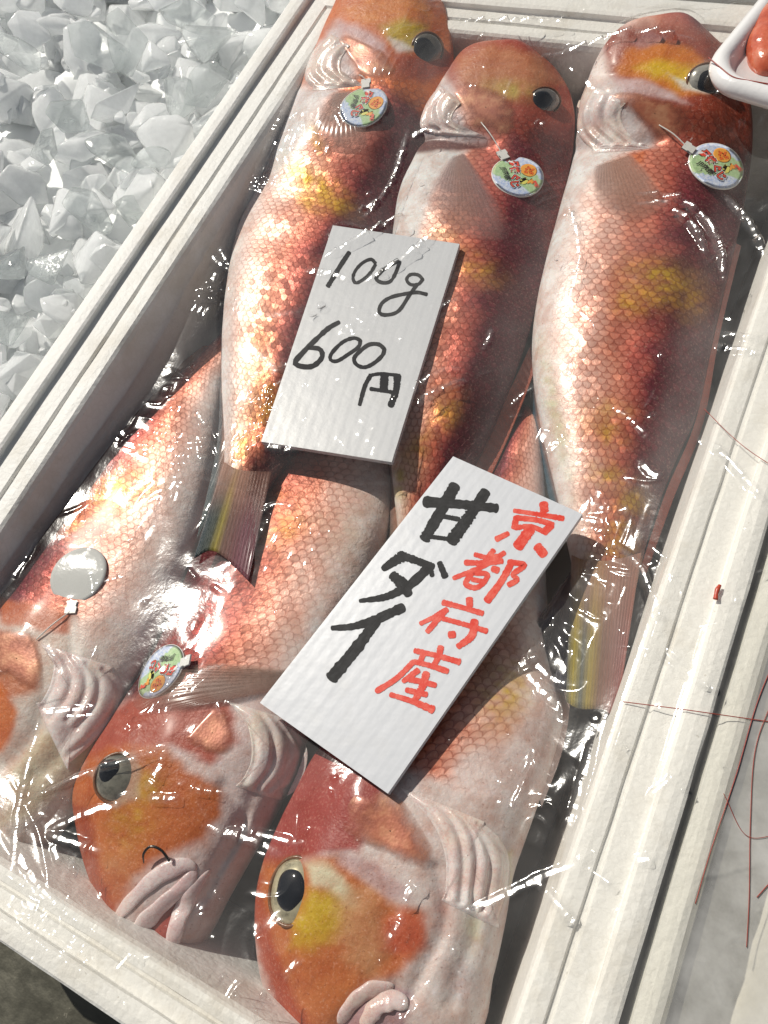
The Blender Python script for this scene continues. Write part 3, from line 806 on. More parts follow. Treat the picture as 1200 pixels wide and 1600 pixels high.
Cf.plate('gill_cover', c780([(490, 425), (560, 412), (700, 432), (850, 480), (885, 560), (810, 612), (690, 625), (620, 545), (545, 485)]), .0007, COPPER)
Cf.gills([c780(a) for a in sorted(([(455, 400), (415, 480), (425, 570), (500, 640)], [(410, 410), (372, 500), (380, 590), (440, 655)], [(500, 420), (470, 500), (490, 580), (560, 640)], [(545, 470), (530, 530), (560, 590), (620, 640)]), key=lambda q: q[1][0])])
Cf.eye(1106, 126, 25, 19, (0.32, 0.31, 0.28), (2, -2), squash=.85)
Cf.fin('pectoral_fin', c780([(425, 745), (590, 690)]), c780([(415, 830), (440, 900), (520, 970), (640, 985), (720, 940), (740, 880)]), 0, 0, [(0, (.55, .42, .38)), (.5, (.50, .28, .20)), (1, (.55, .28, .2))], FINCLEAR, surf=.0012, rays=18)
Cf.fin('dorsal_fin', [(1150, 380), (1117, 520), (1086, 660), (1040, 770), (1000, 890)], [(1158, 384), (1124, 526), (1098, 664), (1052, 780), (1008, 902)], -.036, -.038, [(0, (.22, .03, .015)), (.4, (.34, .045, .012)), (1, (.36, .05, .015))], rays=30)
Cf.fin('anal_fin', [(832, 575), (846, 665), (866, 745), (884, 815)], [(826, 585), (834, 680), (852, 760), (872, 822)], -.036, -.044, [(0, (.05, .11, .15)), (.5, (.035, .10, .15)), (1, (.04, .10, .14))], rays=16)
Cf.fin('tail_fin', [(893, 868), (915, 876), (955, 876), (1002, 864)], [(884, 1096), (905, 1107), (945, 1110), (962, 1133)], -1.0, -.026, [(0, (.12, .12, .09)), (.12, (.38, .30, .03)), (.26, (.12, .13, .11)), (.38, (.36, .27, .04)), (.55, (.22, .12, .08)), (.75, (.28, .13, .11)), (.9, (.27, .09, .08)), (1, (.30, .06, .04))], rays=20, n=120)
Cf.fin('tail_fin', [(896, 886), (894, 905), (890, 925)], [(792, 1036), (836, 1062), (888, 1090)], -1.0, -.028, [(0, (.16, .145, .15)), (.6, (.12, .11, .125)), (1, (.10, .11, .16))], FINSEMI, rays=12)
Cf.done()

# --- fish at the lower left, head cut by the frame
Df = Fish('red_tilefish', [
    (-190, 1330, -130, 1440, -.045, .012), (-170, 1230, -20, 1395, -.043, .024), (-140, 1130, 70, 1322, -.040, .028), (-100, 1050, 132, 1240, -.038, .029), (-55, 985, 182, 1150, -.036, .029),
    (-15, 938, 208, 1075, -.036, .028), (16, 893, 242, 1010, -.037, .027), (56, 838, 275, 945, -.038, .026), (100, 780, 303, 870, -.039, .025), (145, 724, 325, 800, -.040, .024),
    (190, 672, 340, 725, -.042, .021), (245, 615, 350, 660, -.044, .018), (300, 568, 364, 600, -.046, .014), (345, 525, 388, 550, -.048, .010), (385, 490, 410, 510, -.050, .006)],
    'L', 'red tilefish at the left wall with a blank tag, head cut by the frame', 0.37, [
    ('poly', [(-200, 960), (0, 960), (110, 960), (150, 1020), (180, 1100), (160, 1230), (60, 1360), (-200, 1420)], (0.60, 0.55, 0.50), 12, .95, 1.0),
    ('poly', [(-200, 980), (0, 985), (60, 1000), (60, 1080), (20, 1090), (-200, 1060)], (0.46, 0.14, 0.05), 8, .9),
    ('poly', [(0, 935), (60, 945), (110, 955), (108, 990), (60, 985), (0, 975)], (0.50, 0.12, 0.03), 6, .85, 1.),
    ('poly', [(-200, 1060), (0, 1065), (30, 1115), (5, 1175), (-200, 1230)], (0.52, 0.14, 0.03), 7, .95),
    ('poly', [(60, 1140), (130, 1150), (110, 1220), (60, 1270), (0, 1290), (10, 1210)], (0.56, 0.50, 0.34), 10, .8),
    ('poly', [(100, 1050), (185, 1060), (190, 1110), (150, 1180), (120, 1210), (110, 1150), (150, 1100)], (0.40, 0.34, 0.14), 8, .7),
    ('poly', [(110, 970), (180, 960), (225, 1020), (195, 1080), (110, 1040)], (0.66, 0.60, 0.56), 12, .8, .9),
    ('blob', 175, 770, 40, 24, -35, YEL, .85), ('blob', 225, 765, 34, 16, -20, YEL, .55), ('blob', 110, 820, 34, 20, -40, (0.62, 0.30, 0.08), .5), ('blob', 240, 850, 60, 50, -40, (0.66, 0.52, 0.46), .6)], belly=-.10, sculpt=[(cD([(310, 700), (230, 900), (100, 1050), (-60, 1180)]), .0030, 8), (cD([(520, 850), (400, 1060), (250, 1200)]), .0020, 8), ([(110, 975), (112, 1010), (100, 1040)], .0015, 7)])
Df.plate('gill_cover', cD([(-60, 160), (60, 150), (200, 155), (280, 270), (310, 450), (300, 600), (150, 560), (40, 490), (-60, 470)]), .0007, COPPER)
Df.gills([cD(a) for a in sorted(([(330, 310), (405, 400), (385, 560), (310, 700)], [(410, 300), (505, 450), (490, 620), (360, 790)], [(520, 350), (608, 480), (595, 650), (480, 800)], [(620, 400), (705, 510), (680, 680), (560, 850)], [(740, 440), (835, 570), (800, 740), (640, 920), (480, 1060)]), key=lambda q: q[1][0])])
Df.fin('dorsal_fin', [(330, 540), (240, 618), (150, 718), (60, 833), (-10, 930)], [(318, 540), (230, 612), (138, 714), (48, 830), (-20, 926)], -.042, -.044, [(0, (.18, .03, .02)), (1, (.20, .03, .015))], rays=24)
Df.done()

# --- fish at the lower middle with a hook in its mouth
Ef = Fish('red_tilefish', [
    (206, 1492, 262, 1512, -.036, .010), (172, 1440, 312, 1478, -.035, .021), (142, 1370, 355, 1400, -.034, .026), (123, 1300, 395, 1330, -.034, .029), (118, 1240, 430, 1268, -.034, .030),
    (138, 1175, 460, 1208, -.034, .030), (178, 1115, 480, 1148, -.035, .029), (220, 1060, 496, 1092, -.036, .028), (250, 1005, 520, 1045, -.037, .028), (275, 945, 548, 985, -.038, .027),
    (300, 885, 578, 920, -.039, .026), (325, 830, 602, 855, -.040, .025), (360, 770, 617, 790, -.042, .023), (400, 700, 622, 730, -.044, .021), (450, 630, 620, 660, -.047, .017), (500, 560, 615, 590, -.050, .012), (540, 510, 600, 530, -.052, .006)],
    'L', 'red tilefish with head down and a fish hook in its mouth, below the price card', 0.33, [
    ('poly', [(80, 1120), (220, 1090), (340, 1060), (430, 1080), (500, 1150), (480, 1260), (400, 1400), (280, 1520), (140, 1480)], (0.58, 0.50, 0.49), 12, .95, 1.0),
    ('poly', [(80, 1200), (160, 1120), (230, 1075), (300, 1070), (360, 1100), (370, 1160), (330, 1195), (270, 1165), (200, 1180)], (0.34, 0.06, 0.03), 10, .95),
    ('poly', cE([(240, 800), (330, 680), (420, 640), (620, 640), (700, 720), (830, 800), (835, 890), (770, 990), (660, 1030), (560, 1080), (500, 1130), (420, 1300), (300, 1250), (260, 1000)]), (0.42, 0.11, 0.022), 12, .97),  # face orange darkened: the shade on this head is put into the colour
    ('poly', cE([(260, 860), (330, 880), (350, 1000), (390, 1130), (440, 1280), (350, 1250), (270, 1000)]), (0.30, 0.045, 0.012), 9, .8),
    ('blob', 205, 1285, 34, 50, 20, (0.48, 0.26, 0.03), .9), ('blob', 230, 1225, 24, 30, 0, (0.50, 0.32, 0.04), .85), ('blob', 190, 1360, 30, 40, -20, (0.60, 0.30, 0.14), .6),
    ('poly', cE([(330, 740), (420, 690), (500, 660), (530, 720), (520, 830), (430, 870)]), (0.40, 0.36, 0.30), 6, .6),
    ('poly', [(410, 1350), (440, 1270), (470, 1200), (490, 1120), (520, 1180), (450, 1330)], (0.60, 0.54, 0.50), 8, .7),
    ('blob', 430, 830, 60, 26, -20, (0.62, 0.32, 0.05), .6), ('blob', 410, 780, 40, 20, -20, (0.60, 0.30, 0.06), .4), ('blob', 560, 830, 46, 110, 28, (0.66, 0.55, 0.46), .75), ('blob', 590, 740, 40, 60, 20, (0.60, 0.46, 0.40), .7),
    ('poly', [(250, 1005), (320, 900), (350, 900), (330, 1000), (300, 1060), (220, 1060)], (0.30, 0.03, 0.02), 14, .8)], uscale=1.05, belly=-.12, sculpt=[(cE([(835, 790), (905, 900), (870, 1000), (790, 1120), (740, 1220)]), .0030, 7), (cE([(950, 810), (900, 930), (830, 1070), (770, 1200)]), .0022, 7), (cE([(240, 1000), (330, 1180), (420, 1330)]), .001, 9), (cE2([(500, 800), (580, 700), (660, 640)]), .005, 12)])
Ef.plate('gill_cover', cE([(690, 610), (755, 535), (808, 490), (855, 515), (882, 600), (862, 665), (800, 672), (735, 645)]), .0007, COPPER)
Ef.gills([cE(a) for a in sorted(([(880, 500), (940, 570), (955, 680), (915, 770)], [(945, 480), (1015, 580), (1020, 700), (965, 790)], [(1010, 510), (1078, 610), (1070, 720), (1005, 800)], [(1075, 560), (1130, 660), (1100, 770), (1040, 810)]), key=lambda q: q[1][0])])
Ef.plate('mouth', cE2([(500, 790), (560, 700), (640, 640), (690, 620), (660, 740), (610, 830), (540, 830)]), .0004, MOUTH)
Ef.tube('lip', cE2([(425, 700), (500, 610), (600, 520), (700, 480), (738, 505)]), [.0016, .0032, .0034, .0022], LIP, .38)
Ef.tube('lip', cE2([(480, 785), (540, 700), (620, 620), (700, 550), (735, 500)]), [.0022, .0036, .0034, .0020], LIP, .38)
Ef.tube('lip', cE2([(640, 835), (655, 740), (690, 640), (740, 560), (790, 500)]), [.0024, .0036, .0032, .0018], LIP, .38)
Ef.eye(182, 1215, 31, 16, (0.22, 0.21, 0.17), (-8, 8), squash=1.05)
Ef.fin('pectoral_fin', [(445, 1046), (440, 1062), (432, 1082)], [(330, 1036), (268, 1048), (228, 1072), (212, 1100), (225, 1112), (275, 1112), (330, 1104)], 0, 0, [(0, (.30, .20, .15)), (.5, (.34, .22, .17)), (1, (.28, .13, .09))], FINCLEAR, surf=.002, rays=18)
Ef.done()

# --- fish nearest the camera
Ff = Fish('red_tilefish', [
    (470, 1690, 610, 1690, -.034, .018), (428, 1590, 742, 1625, -.033, .026), (405, 1505, 772, 1522, -.032, .029), (400, 1420, 790, 1440, -.032, .031), (412, 1350, 802, 1370, -.032, .032),
    (440, 1280, 822, 1310, -.033, .032), (470, 1220, 846, 1242, -.034, .031), (505, 1160, 866, 1180, -.035, .030), (545, 1095, 880, 1125, -.036, .029), (585, 1030, 872, 1070, -.038, .028),
    (630, 960, 860, 1010, -.040, .026), (675, 890, 855, 940, -.042, .024), (720, 820, 852, 870, -.044, .021), (755, 750, 852, 790, -.046, .018), (785, 690, 850, 715, -.048, .014), (815, 630, 845, 645, -.050, .008)],
    'L', 'red tilefish nearest the front with a clear round black eye, below the writing', 0.36, [
    ('poly', [(350, 1250), (480, 1180), (600, 1180), (700, 1230), (800, 1250), (850, 1300), (800, 1700), (350, 1700)], (0.60, 0.54, 0.52), 12, .95, 1.0),
    ('poly', [(380, 1330), (470, 1170), (560, 1170), (600, 1230), (560, 1330), (480, 1340), (420, 1370)], (0.30, 0.045, 0.035), 10, .97),
    ('poly', cF([(80, 560), (130, 480), (330, 460), (440, 450), (560, 560), (660, 640), (740, 640), (765, 740), (720, 830), (640, 900), (560, 920), (480, 1000), (420, 1150), (250, 1150), (140, 800)]), (0.44, 0.13, 0.03), 14, .97),  # face colour taken down to stand in for the dimmer light here
    ('poly', cF([(60, 560), (130, 520), (170, 700), (230, 900), (330, 1100), (250, 1200), (120, 800)]), (0.32, 0.045, 0.012), 10, .9),
    ('poly', cF([(250, 700), (320, 580), (420, 570), (480, 640), (440, 740), (330, 800), (260, 780)]), (0.50, 0.36, 0.025), 20, .9),
    ('poly', cF([(300, 475), (380, 480), (450, 540), (510, 640), (470, 640), (400, 580), (330, 560)]), (0.58, 0.56, 0.40), 9, .9),
    ('poly', cF([(440, 590), (560, 560), (590, 680), (640, 790), (560, 900), (490, 870), (420, 760)]), (0.50, 0.27, 0.13), 20, .8),
    ('poly', cF([(590, 690), (680, 640), (750, 680), (755, 780), (680, 840), (600, 800)]), (0.46, 0.10, 0.05), 14, .85),
    ('poly', cF([(430, 430), (560, 470), (680, 560), (700, 620), (620, 610), (520, 540), (430, 480)]), (0.48, 0.34, 0.34), 8, .8),
    ('poly', cF([(440, 1050), (520, 960), (620, 930), (700, 960), (680, 1100), (430, 1150)]), (0.36, 0.24, 0.27), 8, .9),
    ('blob', 720, 1540, 26, 60, 10, (0.50, 0.52, 0.55), .7), ('blob', 740, 1450, 18, 40, 0, (0.60, 0.58, 0.40), .7), ('blob', 690, 1420, 16, 40, 10, (0.55, 0.36, 0.34), .6), ('blob', 700, 1590, 30, 30, 0, (0.62, 0.54, 0.46), .6),
    ('poly', cF([(960, 480), (1080, 430), (1070, 560), (1010, 660), (960, 660)]), (0.56, 0.52, 0.20), 9, .7),
    ('blob', 790, 1080, 40, 55, 20, (0.60, 0.40, 0.06), .85), ('blob', 810, 1140, 46, 26, 10, (0.56, 0.20, 0.08), .6),
    ('poly', [(830, 1030), (900, 1080), (890, 1180), (850, 1280), (800, 1260), (700, 1230), (720, 1180), (800, 1160), (840, 1100)], (0.66, 0.58, 0.56), 12, .85, .9),
    ('blob', 670, 1150, 30, 50, 20, (0.50, 0.12, 0.04), .6)], uscale=1.05, belly=-.08, sculpt=[(cF([(795, 500), (825, 620), (815, 740), (750, 870), (700, 980)]), .0030, 7), (cF([(945, 640), (930, 760), (880, 880), (850, 1000)]), .0026, 8), (cF([(440, 460), (560, 560), (640, 640), (590, 700), (640, 800), (560, 900)]), .0012, 8), (cF([(440, 1090), (520, 990), (640, 950)]), .0030, 10)])
Ff.plate('gill_cover', cF([(440, 345), (480, 235), (560, 210), (650, 225), (725, 320), (800, 460), (785, 500), (700, 495), (600, 440), (500, 400)]), .0007, COPPER)
Ff.gills([cF(a) for a in sorted(([(690, 225), (790, 330), (840, 450), (840, 600)], [(755, 215), (855, 320), (895, 450), (885, 620)], [(830, 230), (915, 340), (945, 450), (925, 640)], [(885, 290), (965, 380), (995, 480), (970, 650)], [(950, 330), (1030, 410), (1050, 520), (1005, 680)]), key=lambda q: q[1][0])])
Ff.tube('lip', cF([(430, 1080), (480, 1000), (550, 950), (640, 935)]), [.0016, .0030, .0030, .0016], LIP, .5)
Ff.tube('lip', cF([(520, 1100), (570, 1020), (640, 990), (690, 1020)]), [.0018, .0034, .0034, .002], LIP, .5)
Ff.eye(456, 1392, 35, 23, (0.46, 0.42, 0.28), (1, 1), squash=1.22, ang=10)
Ff.fin('pelvic_fin', [(846, 1045), (868, 1090), (862, 1170), (842, 1240)], [(872, 1062), (890, 1096), (878, 1175), (846, 1262)], -.034, -.036, [(0, (.62, .58, .50)), (.3, (.60, .40, .34)), (1, (.60, .48, .46))], rays=8)
Ff.done()
FISH = [A, B, Cf, Df, Ef, Ff]

# ------------------------------------------------------------------ price cards
def plane_pt(px, py, o, n):
    r = RAY(px, py)
    t = ((o - CAM) @ n) / (r @ n)
    return CAM + r * t

def mat_card():
    n = N('corrugated_plastic')
    uv = n.new('ShaderNodeUVMap').outputs[0]
    sep = n.new('ShaderNodeSeparateXYZ'); n.link(uv, sep.inputs[0])
    s = n.math('SINE', n.math('MULTIPLY', sep.outputs[0], 2 * math.pi * 13))
    rib = n.math('POWER', n.math('ABSOLUTE', s), 6.0)
    base = n.mix(n.math('MULTIPLY', rib, 0.5), (0.55, 0.565, 0.595), (0.585, 0.60, 0.63))
    dirt = n.noise(45, 5, 0.65)
    base = n.mix(n.math('MULTIPLY', n.math('SUBTRACT', dirt, 0.55, clamp=True), 0.8), base, (0.50, 0.48, 0.44))
    b = n.bump(s, 0.00003, 0.3)
    b = n.bump(n.noise(80, 3, 0.6), 0.0008, 0.25, b)
    n.set(base=base, rough=0.36, spec=0.5, sss=0.1, ssss=0.003, sssr=(1, 1, 1), normal=b)
    return n.m
CARD = mat_card()

def make_card(name, pxs, zs, thick, bend=0.0):
    c = np.array([P(p[0], p[1], z) for p, z in zip(pxs, zs)])     # far left, far right, near right, near left
    c[2] = plane_pt(pxs[2][0], pxs[2][1], c[0], np.cross(c[1] - c[0], c[3] - c[0]))      # a flat sheet
    n = 40
    s, t = np.meshgrid(np.linspace(0, 1, n), np.linspace(0, 1, n), indexing='ij')
    G = (c[0] * ((1 - s) * (1 - t))[..., None] + c[1] * (s * (1 - t))[..., None] + c[2] * (s * t)[..., None] + c[3] * ((1 - s) * t)[..., None])
    nn = unit(np.cross(c[1] - c[0], c[3] - c[0]))
    if nn[2] < 0: nn = -nn
    G = G + nn * (bend * (np.sin(np.pi * t)))[..., None]
    Gb = G - nn * thick
    V = np.vstack([G.reshape(-1, 3), Gb.reshape(-1, 3)])
    f = [tuple(q) for q in grid_faces(n, n)]
    F_ = [q[::-1] for q in f] + [tuple(i + n * n for i in q) for q in f]
    ring = [i * n for i in range(n)] + [(n - 1) * n + j for j in range(1, n)] + [i * n + n - 1 for i in range(n - 2, -1, -1)] + [j for j in range(n - 2, 0, -1)]
    for a, b in zip(ring, ring[1:] + ring[:1]):
        F_.append((a, b, b + n * n, a + n * n))
    uv = np.stack([s, t], -1).reshape(-1, 2); uv = np.vstack([uv, uv])
    o = raw_mesh(name, V, F_, CARD, smooth=False, uv=uv)
    return o, c.mean(0), nn

def ribbon(strokes, o, nn, lift=0.00005, parts=None):
    """pen strokes (points in the photograph, width in its pixels) laid on the card"""
    V = []; F_ = []; uv = []
    rr = random.Random(3)
    for k, (pts, wd) in enumerate(strokes):
        q = even(pts, 36) if len(pts) > 1 else np.array(pts, float)
        if isinstance(wd, (int, float)): wd = (wd, wd)
        ww = np.interp(np.linspace(0, 1, len(q)), np.linspace(0, 1, len(wd)), wd) / 2
        ww = ww * (1 + 0.07 * np.array([rr.gauss(0, 1) for _ in q]))
        tg = unit(np.gradient(q, axis=0)); nr = np.stack([-tg[:, 1], tg[:, 0]], -1)
        l = q + nr * ww[:, None]; r_ = q - nr * ww[:, None]
        # rounded ends
        out = [list(l[::1])]
        loop = list(l)
        for a in np.linspace(0, math.pi, 7)[1:-1]:
            loop.append(q[-1] + ww[-1] * (nr[-1] * math.cos(a) + tg[-1] * math.sin(a) * 0.55))
        loop += list(r_[::-1])
        for a in np.linspace(0, math.pi, 7)[1:-1]:
            loop.append(q[0] + ww[0] * (-nr[0] * math.cos(a) - tg[0] * math.sin(a) * 0.55))
        up = o + nn * (lift + k * 0.000005)
        b = len(V)
        nl = len(q); ncap = 5
        V += [plane_pt(p[0], p[1], up, nn) for p in loop]
        uv += [(0, i / nl) for i in range(nl)] + [(0.5, 1)] * ncap + [(1, 1 - i / nl) for i in range(nl)] + [(0.5, 0)] * ncap
        L_ = [b + i for i in range(nl)]; R_ = [b + nl + ncap + (nl - 1 - i) for i in range(nl)]
        for i in range(nl - 1):
            F_.append((L_[i], R_[i], R_[i + 1], L_[i + 1]))
        F_.append(tuple([L_[-1]] + [R_[-1]] + [b + nl + i for i in range(ncap)][::-1]))
        F_.append(tuple([R_[0]] + [L_[0]] + [b + 2 * nl + ncap + i for i in range(ncap)][::-1]))
    return np.array(V), F_, np.array(uv, float)

def mat_ink(name, dark, pale, amount, rough=0.35):
    n = N(name)
    k = n.noise(9, 4, 0.7, coord='UV', stretch=(4.0, 0.5, 1)); k2 = n.noise(260, 4, 0.7)
    f = n.math('MULTIPLY', n.ramp(n.math('ADD', n.math('MULTIPLY', k, 0.6), n.math('MULTIPLY', k2, 0.4)), [(0.46, 0.0), (0.66, 1.0)]), amount)
    n.set(base=n.mix(f, dark, pale), rough=rough, spec=0.25)
    return n.m
BLACK = mat_ink('black_marker', (0.008, 0.008, 0.010), (0.012, 0.012, 0.014), 0.5, 0.7)
BRUSH = mat_ink('black_brush_marker', (0.006, 0.006, 0.007), (0.10, 0.10, 0.105), 0.35, 0.6)
REDM = mat_ink('red_marker', (0.62, 0.035, 0.018), (0.80, 0.22, 0.16), 1.0)

FB = bvh_of([f.body for f in FISH])
def settle(pxs, zs, thick, clear):
    """lowers a card along the vertical until its underside just clears the fish"""
    zs = np.array(zs, float)
    for _ in range(8):
        c = np.array([P(p[0], p[1], z) for p, z in zip(pxs, zs)]); gap = 1.0
        for s_ in np.linspace(0, 1, 14):
            for t_ in np.linspace(0, 1, 22):
                p = c[0] * (1 - s_) * (1 - t_) + c[1] * s_ * (1 - t_) + c[2] * s_ * t_ + c[3] * (1 - s_) * t_
                h = FB.ray_cast(Vector((p[0], p[1], 1)), Vector((0, 0, -1)), 2)
                if h[0] is not None: gap = min(gap, p[2] - thick - h[0].z)
        zs = zs - (gap - clear)
    return list(zs)
card1, o1, n1 = make_card('price_card', C1P := [(520, 352), (718, 381), (612, 722), (408, 690)], settle(C1P, [-.0035, -.0025, -.0035, -.0050], .003, .0006), .0030)
k1 = lambda pts: crop(pts, 480, 330, 4.615)
k2 = lambda pts: crop(pts, 440, 480, 4.615)
S1 = [(k1([(303, 297), (235, 400), (150, 540)]), (7, 8, 8)),
      (k1([(492, 375), (460, 347), (400, 372), (350, 425), (330, 480), (350, 517), (400, 495), (455, 445), (492, 385)]), 5.5),
      (k1([(667, 362), (640, 440), (600, 505), (540, 515), (497, 485), (540, 430), (610, 382), (660, 362)]), 6),
      (k1([(835, 490), (800, 527), (745, 528), (717, 492), (745, 457), (800, 460), (833, 490)]), 5.5),
      (k1([(795, 525), (740, 600), (660, 718), (575, 748), (520, 732), (535, 668), (600, 622), (700, 597), (790, 585), (862, 600)]), 6),
      (k2([(415, 108), (340, 150), (250, 230), (150, 330), (97, 400), (150, 428), (230, 422), (292, 360), (275, 302), (195, 292)]), (7, 8, 9, 8, 7)),
      (k2([(570, 240), (520, 222), (440, 252), (362, 330), (352, 378), (400, 388), (480, 340), (555, 285), (568, 240)]), 6),
      (k2([(740, 300), (700, 268), (630, 270), (562, 320), (522, 370), (542, 415), (600, 433), (670, 400), (728, 345), (742, 300)]), 6.5),
      (k2([(642, 490), (600, 570), (562, 705)]), (7, 7, 6)), (k2([(642, 490), (720, 480), (850, 492)]), 5.5), (k2([(835, 495), (825, 600), (785, 712)]), (12, 10, 11)),
      (k2([(742, 490), (735, 600)]), 13), (k2([(640, 588), (730, 602), (815, 615)]), 6)]
V, F_, uv = ribbon(S1, o1, n1)
w1 = raw_mesh('lettering', V, F_, BLACK, smooth=False, uv=uv)
adopt(card1, w1)
tag(card1, 'white corrugated price card written 100g 600 yen in black, under the film', 'price card', 'hand written cards')

card2, o2, n2 = make_card('price_card', C2P := [(708, 713), (910, 803), (606, 1240), (406, 1098)], settle(C2P, [.0000, .0040, .0035, -.0010], .0032, .0034), .0032)
q3 = lambda pts: crop(pts, 480, 740, 3.75)
q4 = lambda pts: crop(pts, 570, 760, 3.4286)
S2 = [(q3([(865, 72), (780, 225), (690, 380)]), (18, 19, 18)), (q3([(1045, 108), (950, 250), (845, 395)]), (17, 19, 20)), (q3([(692, 165), (900, 180), (1108, 203)]), (18, 14, 15)),
      (q3([(770, 245), (890, 268)]), 8), (q3([(710, 368), (840, 385)]), 7),
      (q3([(565, 480), (500, 520), (445, 558)]), (18, 15, 10)), (q3([(545, 478), (640, 510), (735, 548)]), (14, 12, 12)), (q3([(715, 545), (650, 610), (580, 665), (460, 722), (308, 746)]), (15, 15, 14, 11, 6)),
      (q3([(500, 595), (560, 650), (595, 708)]), (14, 20, 14)), (q3([(775, 522), (808, 603)]), (9, 11)), (q3([(715, 535), (733, 600)]), (8, 8)),
      (q3([(560, 785), (480, 820), (400, 855), (270, 895), (145, 905)]), (16, 15, 13, 11, 8)), (q3([(410, 855), (290, 1020), (145, 1195)]), (15, 19, 20))]
S3 = [(q4([(958, 92), (962, 130)]), 14), (q4([(800, 130), (930, 150), (1062, 172)]), (7, 8, 9)), (q4([(812, 165), (800, 222)]), 10), (q4([(812, 168), (920, 180), (1008, 205)]), 9), (q4([(1000, 208), (960, 245)]), 12),
      (q4([(805, 222), (890, 215), (975, 250)]), 8), (q4([(890, 225), (820, 322)]), 17), (q4([(768, 252), (705, 283)]), (8, 10)), (q4([(925, 322), (960, 365)]), (14, 15)),
      (q4([(590, 365), (660, 382), (720, 372)]), 8), (q4([(748, 355), (640, 425), (475, 492)]), 8), (q4([(690, 342), (640, 408)]), 9), (q4([(538, 408), (640, 410), (735, 400)]), 9), (q4([(685, 440), (712, 450)]), 11),
      (q4([(575, 465), (540, 520), (590, 543), (632, 520), (655, 472), (590, 462)]), 9), (q4([(575, 498), (625, 508)]), 8), (q4([(785, 412), (730, 510), (655, 612)]), (11, 11, 13)), (q4([(770, 405), (845, 415), (850, 430), (795, 470), (815, 500), (770, 528)]), 9),
      (q4([(560, 602), (562, 640)]), 11), (q4([(420, 622), (520, 648), (630, 680)]), (10, 8, 9)), (q4([(440, 660), (380, 695), (298, 735)]), (10, 8, 7)), (q4([(425, 672), (335, 778)]), (10, 9)), (q4([(420, 708), (530, 738), (652, 775)]), (8, 8, 9)),
      (q4([(588, 720), (572, 800), (500, 858)]), (13, 12, 10)), (q4([(455, 795), (478, 793)]), 12),
      (q4([(268, 880), (380, 905), (505, 940)]), (9, 8, 10)), (q4([(407, 860), (398, 905)]), 10), (q4([(310, 905), (295, 945)]), 9), (q4([(400, 905), (368, 962)]), 9), (q4([(262, 938), (350, 960), (442, 990)]), (8, 9, 10)),
      (q4([(262, 938), (170, 1028), (62, 1098)]), (9, 9, 10)), (q4([(285, 985), (205, 1045)]), (10, 8)), (q4([(240, 1035), (300, 1045), (378, 1065)]), 9), (q4([(330, 1000), (305, 1080), (265, 1148)]), (12, 12, 10)), (q4([(222, 1090), (330, 1115)]), 9), (q4([(138, 1115), (250, 1150), (362, 1195)]), (8, 9, 13))]
V, F_, uv = ribbon(S2, o2, n2)
w2 = raw_mesh('lettering', V, F_, BRUSH, smooth=False, uv=uv); w2['label'] = 'broad black brush characters'
V, F_, uv = ribbon(S3, o2, n2)
w3 = raw_mesh('lettering', V, F_, REDM, smooth=False, uv=uv); w3['label'] = 'red marker characters'
adopt(card2, w2, w3)
tag(card2, 'white corrugated card with black and red brush characters, lying on the film', 'price card', 'hand written cards')

# ------------------------------------------------------------------ round tags
TXT = {}
def glyphs(body, size, offset=0.0):
    cu = bpy.data.curves.new('t', 'FONT'); cu.body = body; cu.size = size; cu.align_x = 'CENTER'; cu.align_y = 'CENTER'; cu.offset = offset; cu.resolution_u = 3
    o = bpy.data.objects.new('t', cu); COL.objects.link(o)
    bpy.context.view_layer.update()
    dg = bpy.context.evaluated_depsgraph_get()
    me = bpy.data.meshes.new_from_object(o.evaluated_get(dg))
    V = np.array([v.co[:] for v in me.vertices]); Fc = [tuple(p.vertices) for p in me.polygons]
    bpy.data.objects.remove(o); bpy.data.curves.remove(cu); bpy.data.meshes.remove(me)
    return V, Fc

def mat_tagface():
    n = N('printed_tag_face')
    uv = n.new('ShaderNodeUVMap').outputs[0]
    sep = n.new('ShaderNodeSeparateXYZ'); n.link(uv, sep.inputs[0])
    k = n.noise(5, 4, 0.6, coord='UV')
    # a diagonal green belt between clouded blue rims
    d = n.math('ADD', n.math('ADD', n.math('MULTIPLY', sep.outputs[0], 0.35), n.math('MULTIPLY', sep.outputs[1], -0.55)), n.math('MULTIPLY', n.math('SUBTRACT', k, 0.5), 0.35))
    belt = n.ramp(n.math('ABSOLUTE', n.math('SUBTRACT', d, 0.02)), [(0.24, 1.0), (0.30, 0.0)])
    k2 = n.noise(9, 4, 0.7, coord='UV')
    blue = n.ramp(k2, [(0.38, (0.36, 0.47, 0.74)), (0.58, (0.66, 0.72, 0.83))])
    green = n.ramp(k2, [(0.35, (0.32, 0.52, 0.24)), (0.62, (0.48, 0.63, 0.38))])
    n.set(base=n.mix(belt, blue, green), rough=0.3, spec=0.5, coat=0.2)
    return n.m
TAGFACE = mat_tagface()
TAGWHITE = simple('white_tag_plastic', (0.72, 0.72, 0.70), 0.35)
TAGBLANK = simple('grey_tag_back', (0.50, 0.51, 0.50), 0.8)
INKS = dict(black=simple('print_black', (0.015, 0.015, 0.015), .4), red=simple('print_red', (0.72, 0.08, 0.05), .4), orange=simple('print_orange', (0.80, 0.36, 0.06), .4),
            yellow=simple('print_yellow', (0.72, 0.68, 0.16), .4), dred=simple('print_deep_orange', (0.72, 0.14, 0.02), .4), white=simple('print_white', (0.80, 0.80, 0.78), .4))
LOOP = simple('clear_loop', (0.75, 0.75, 0.72), 0.2, alpha=0.75)

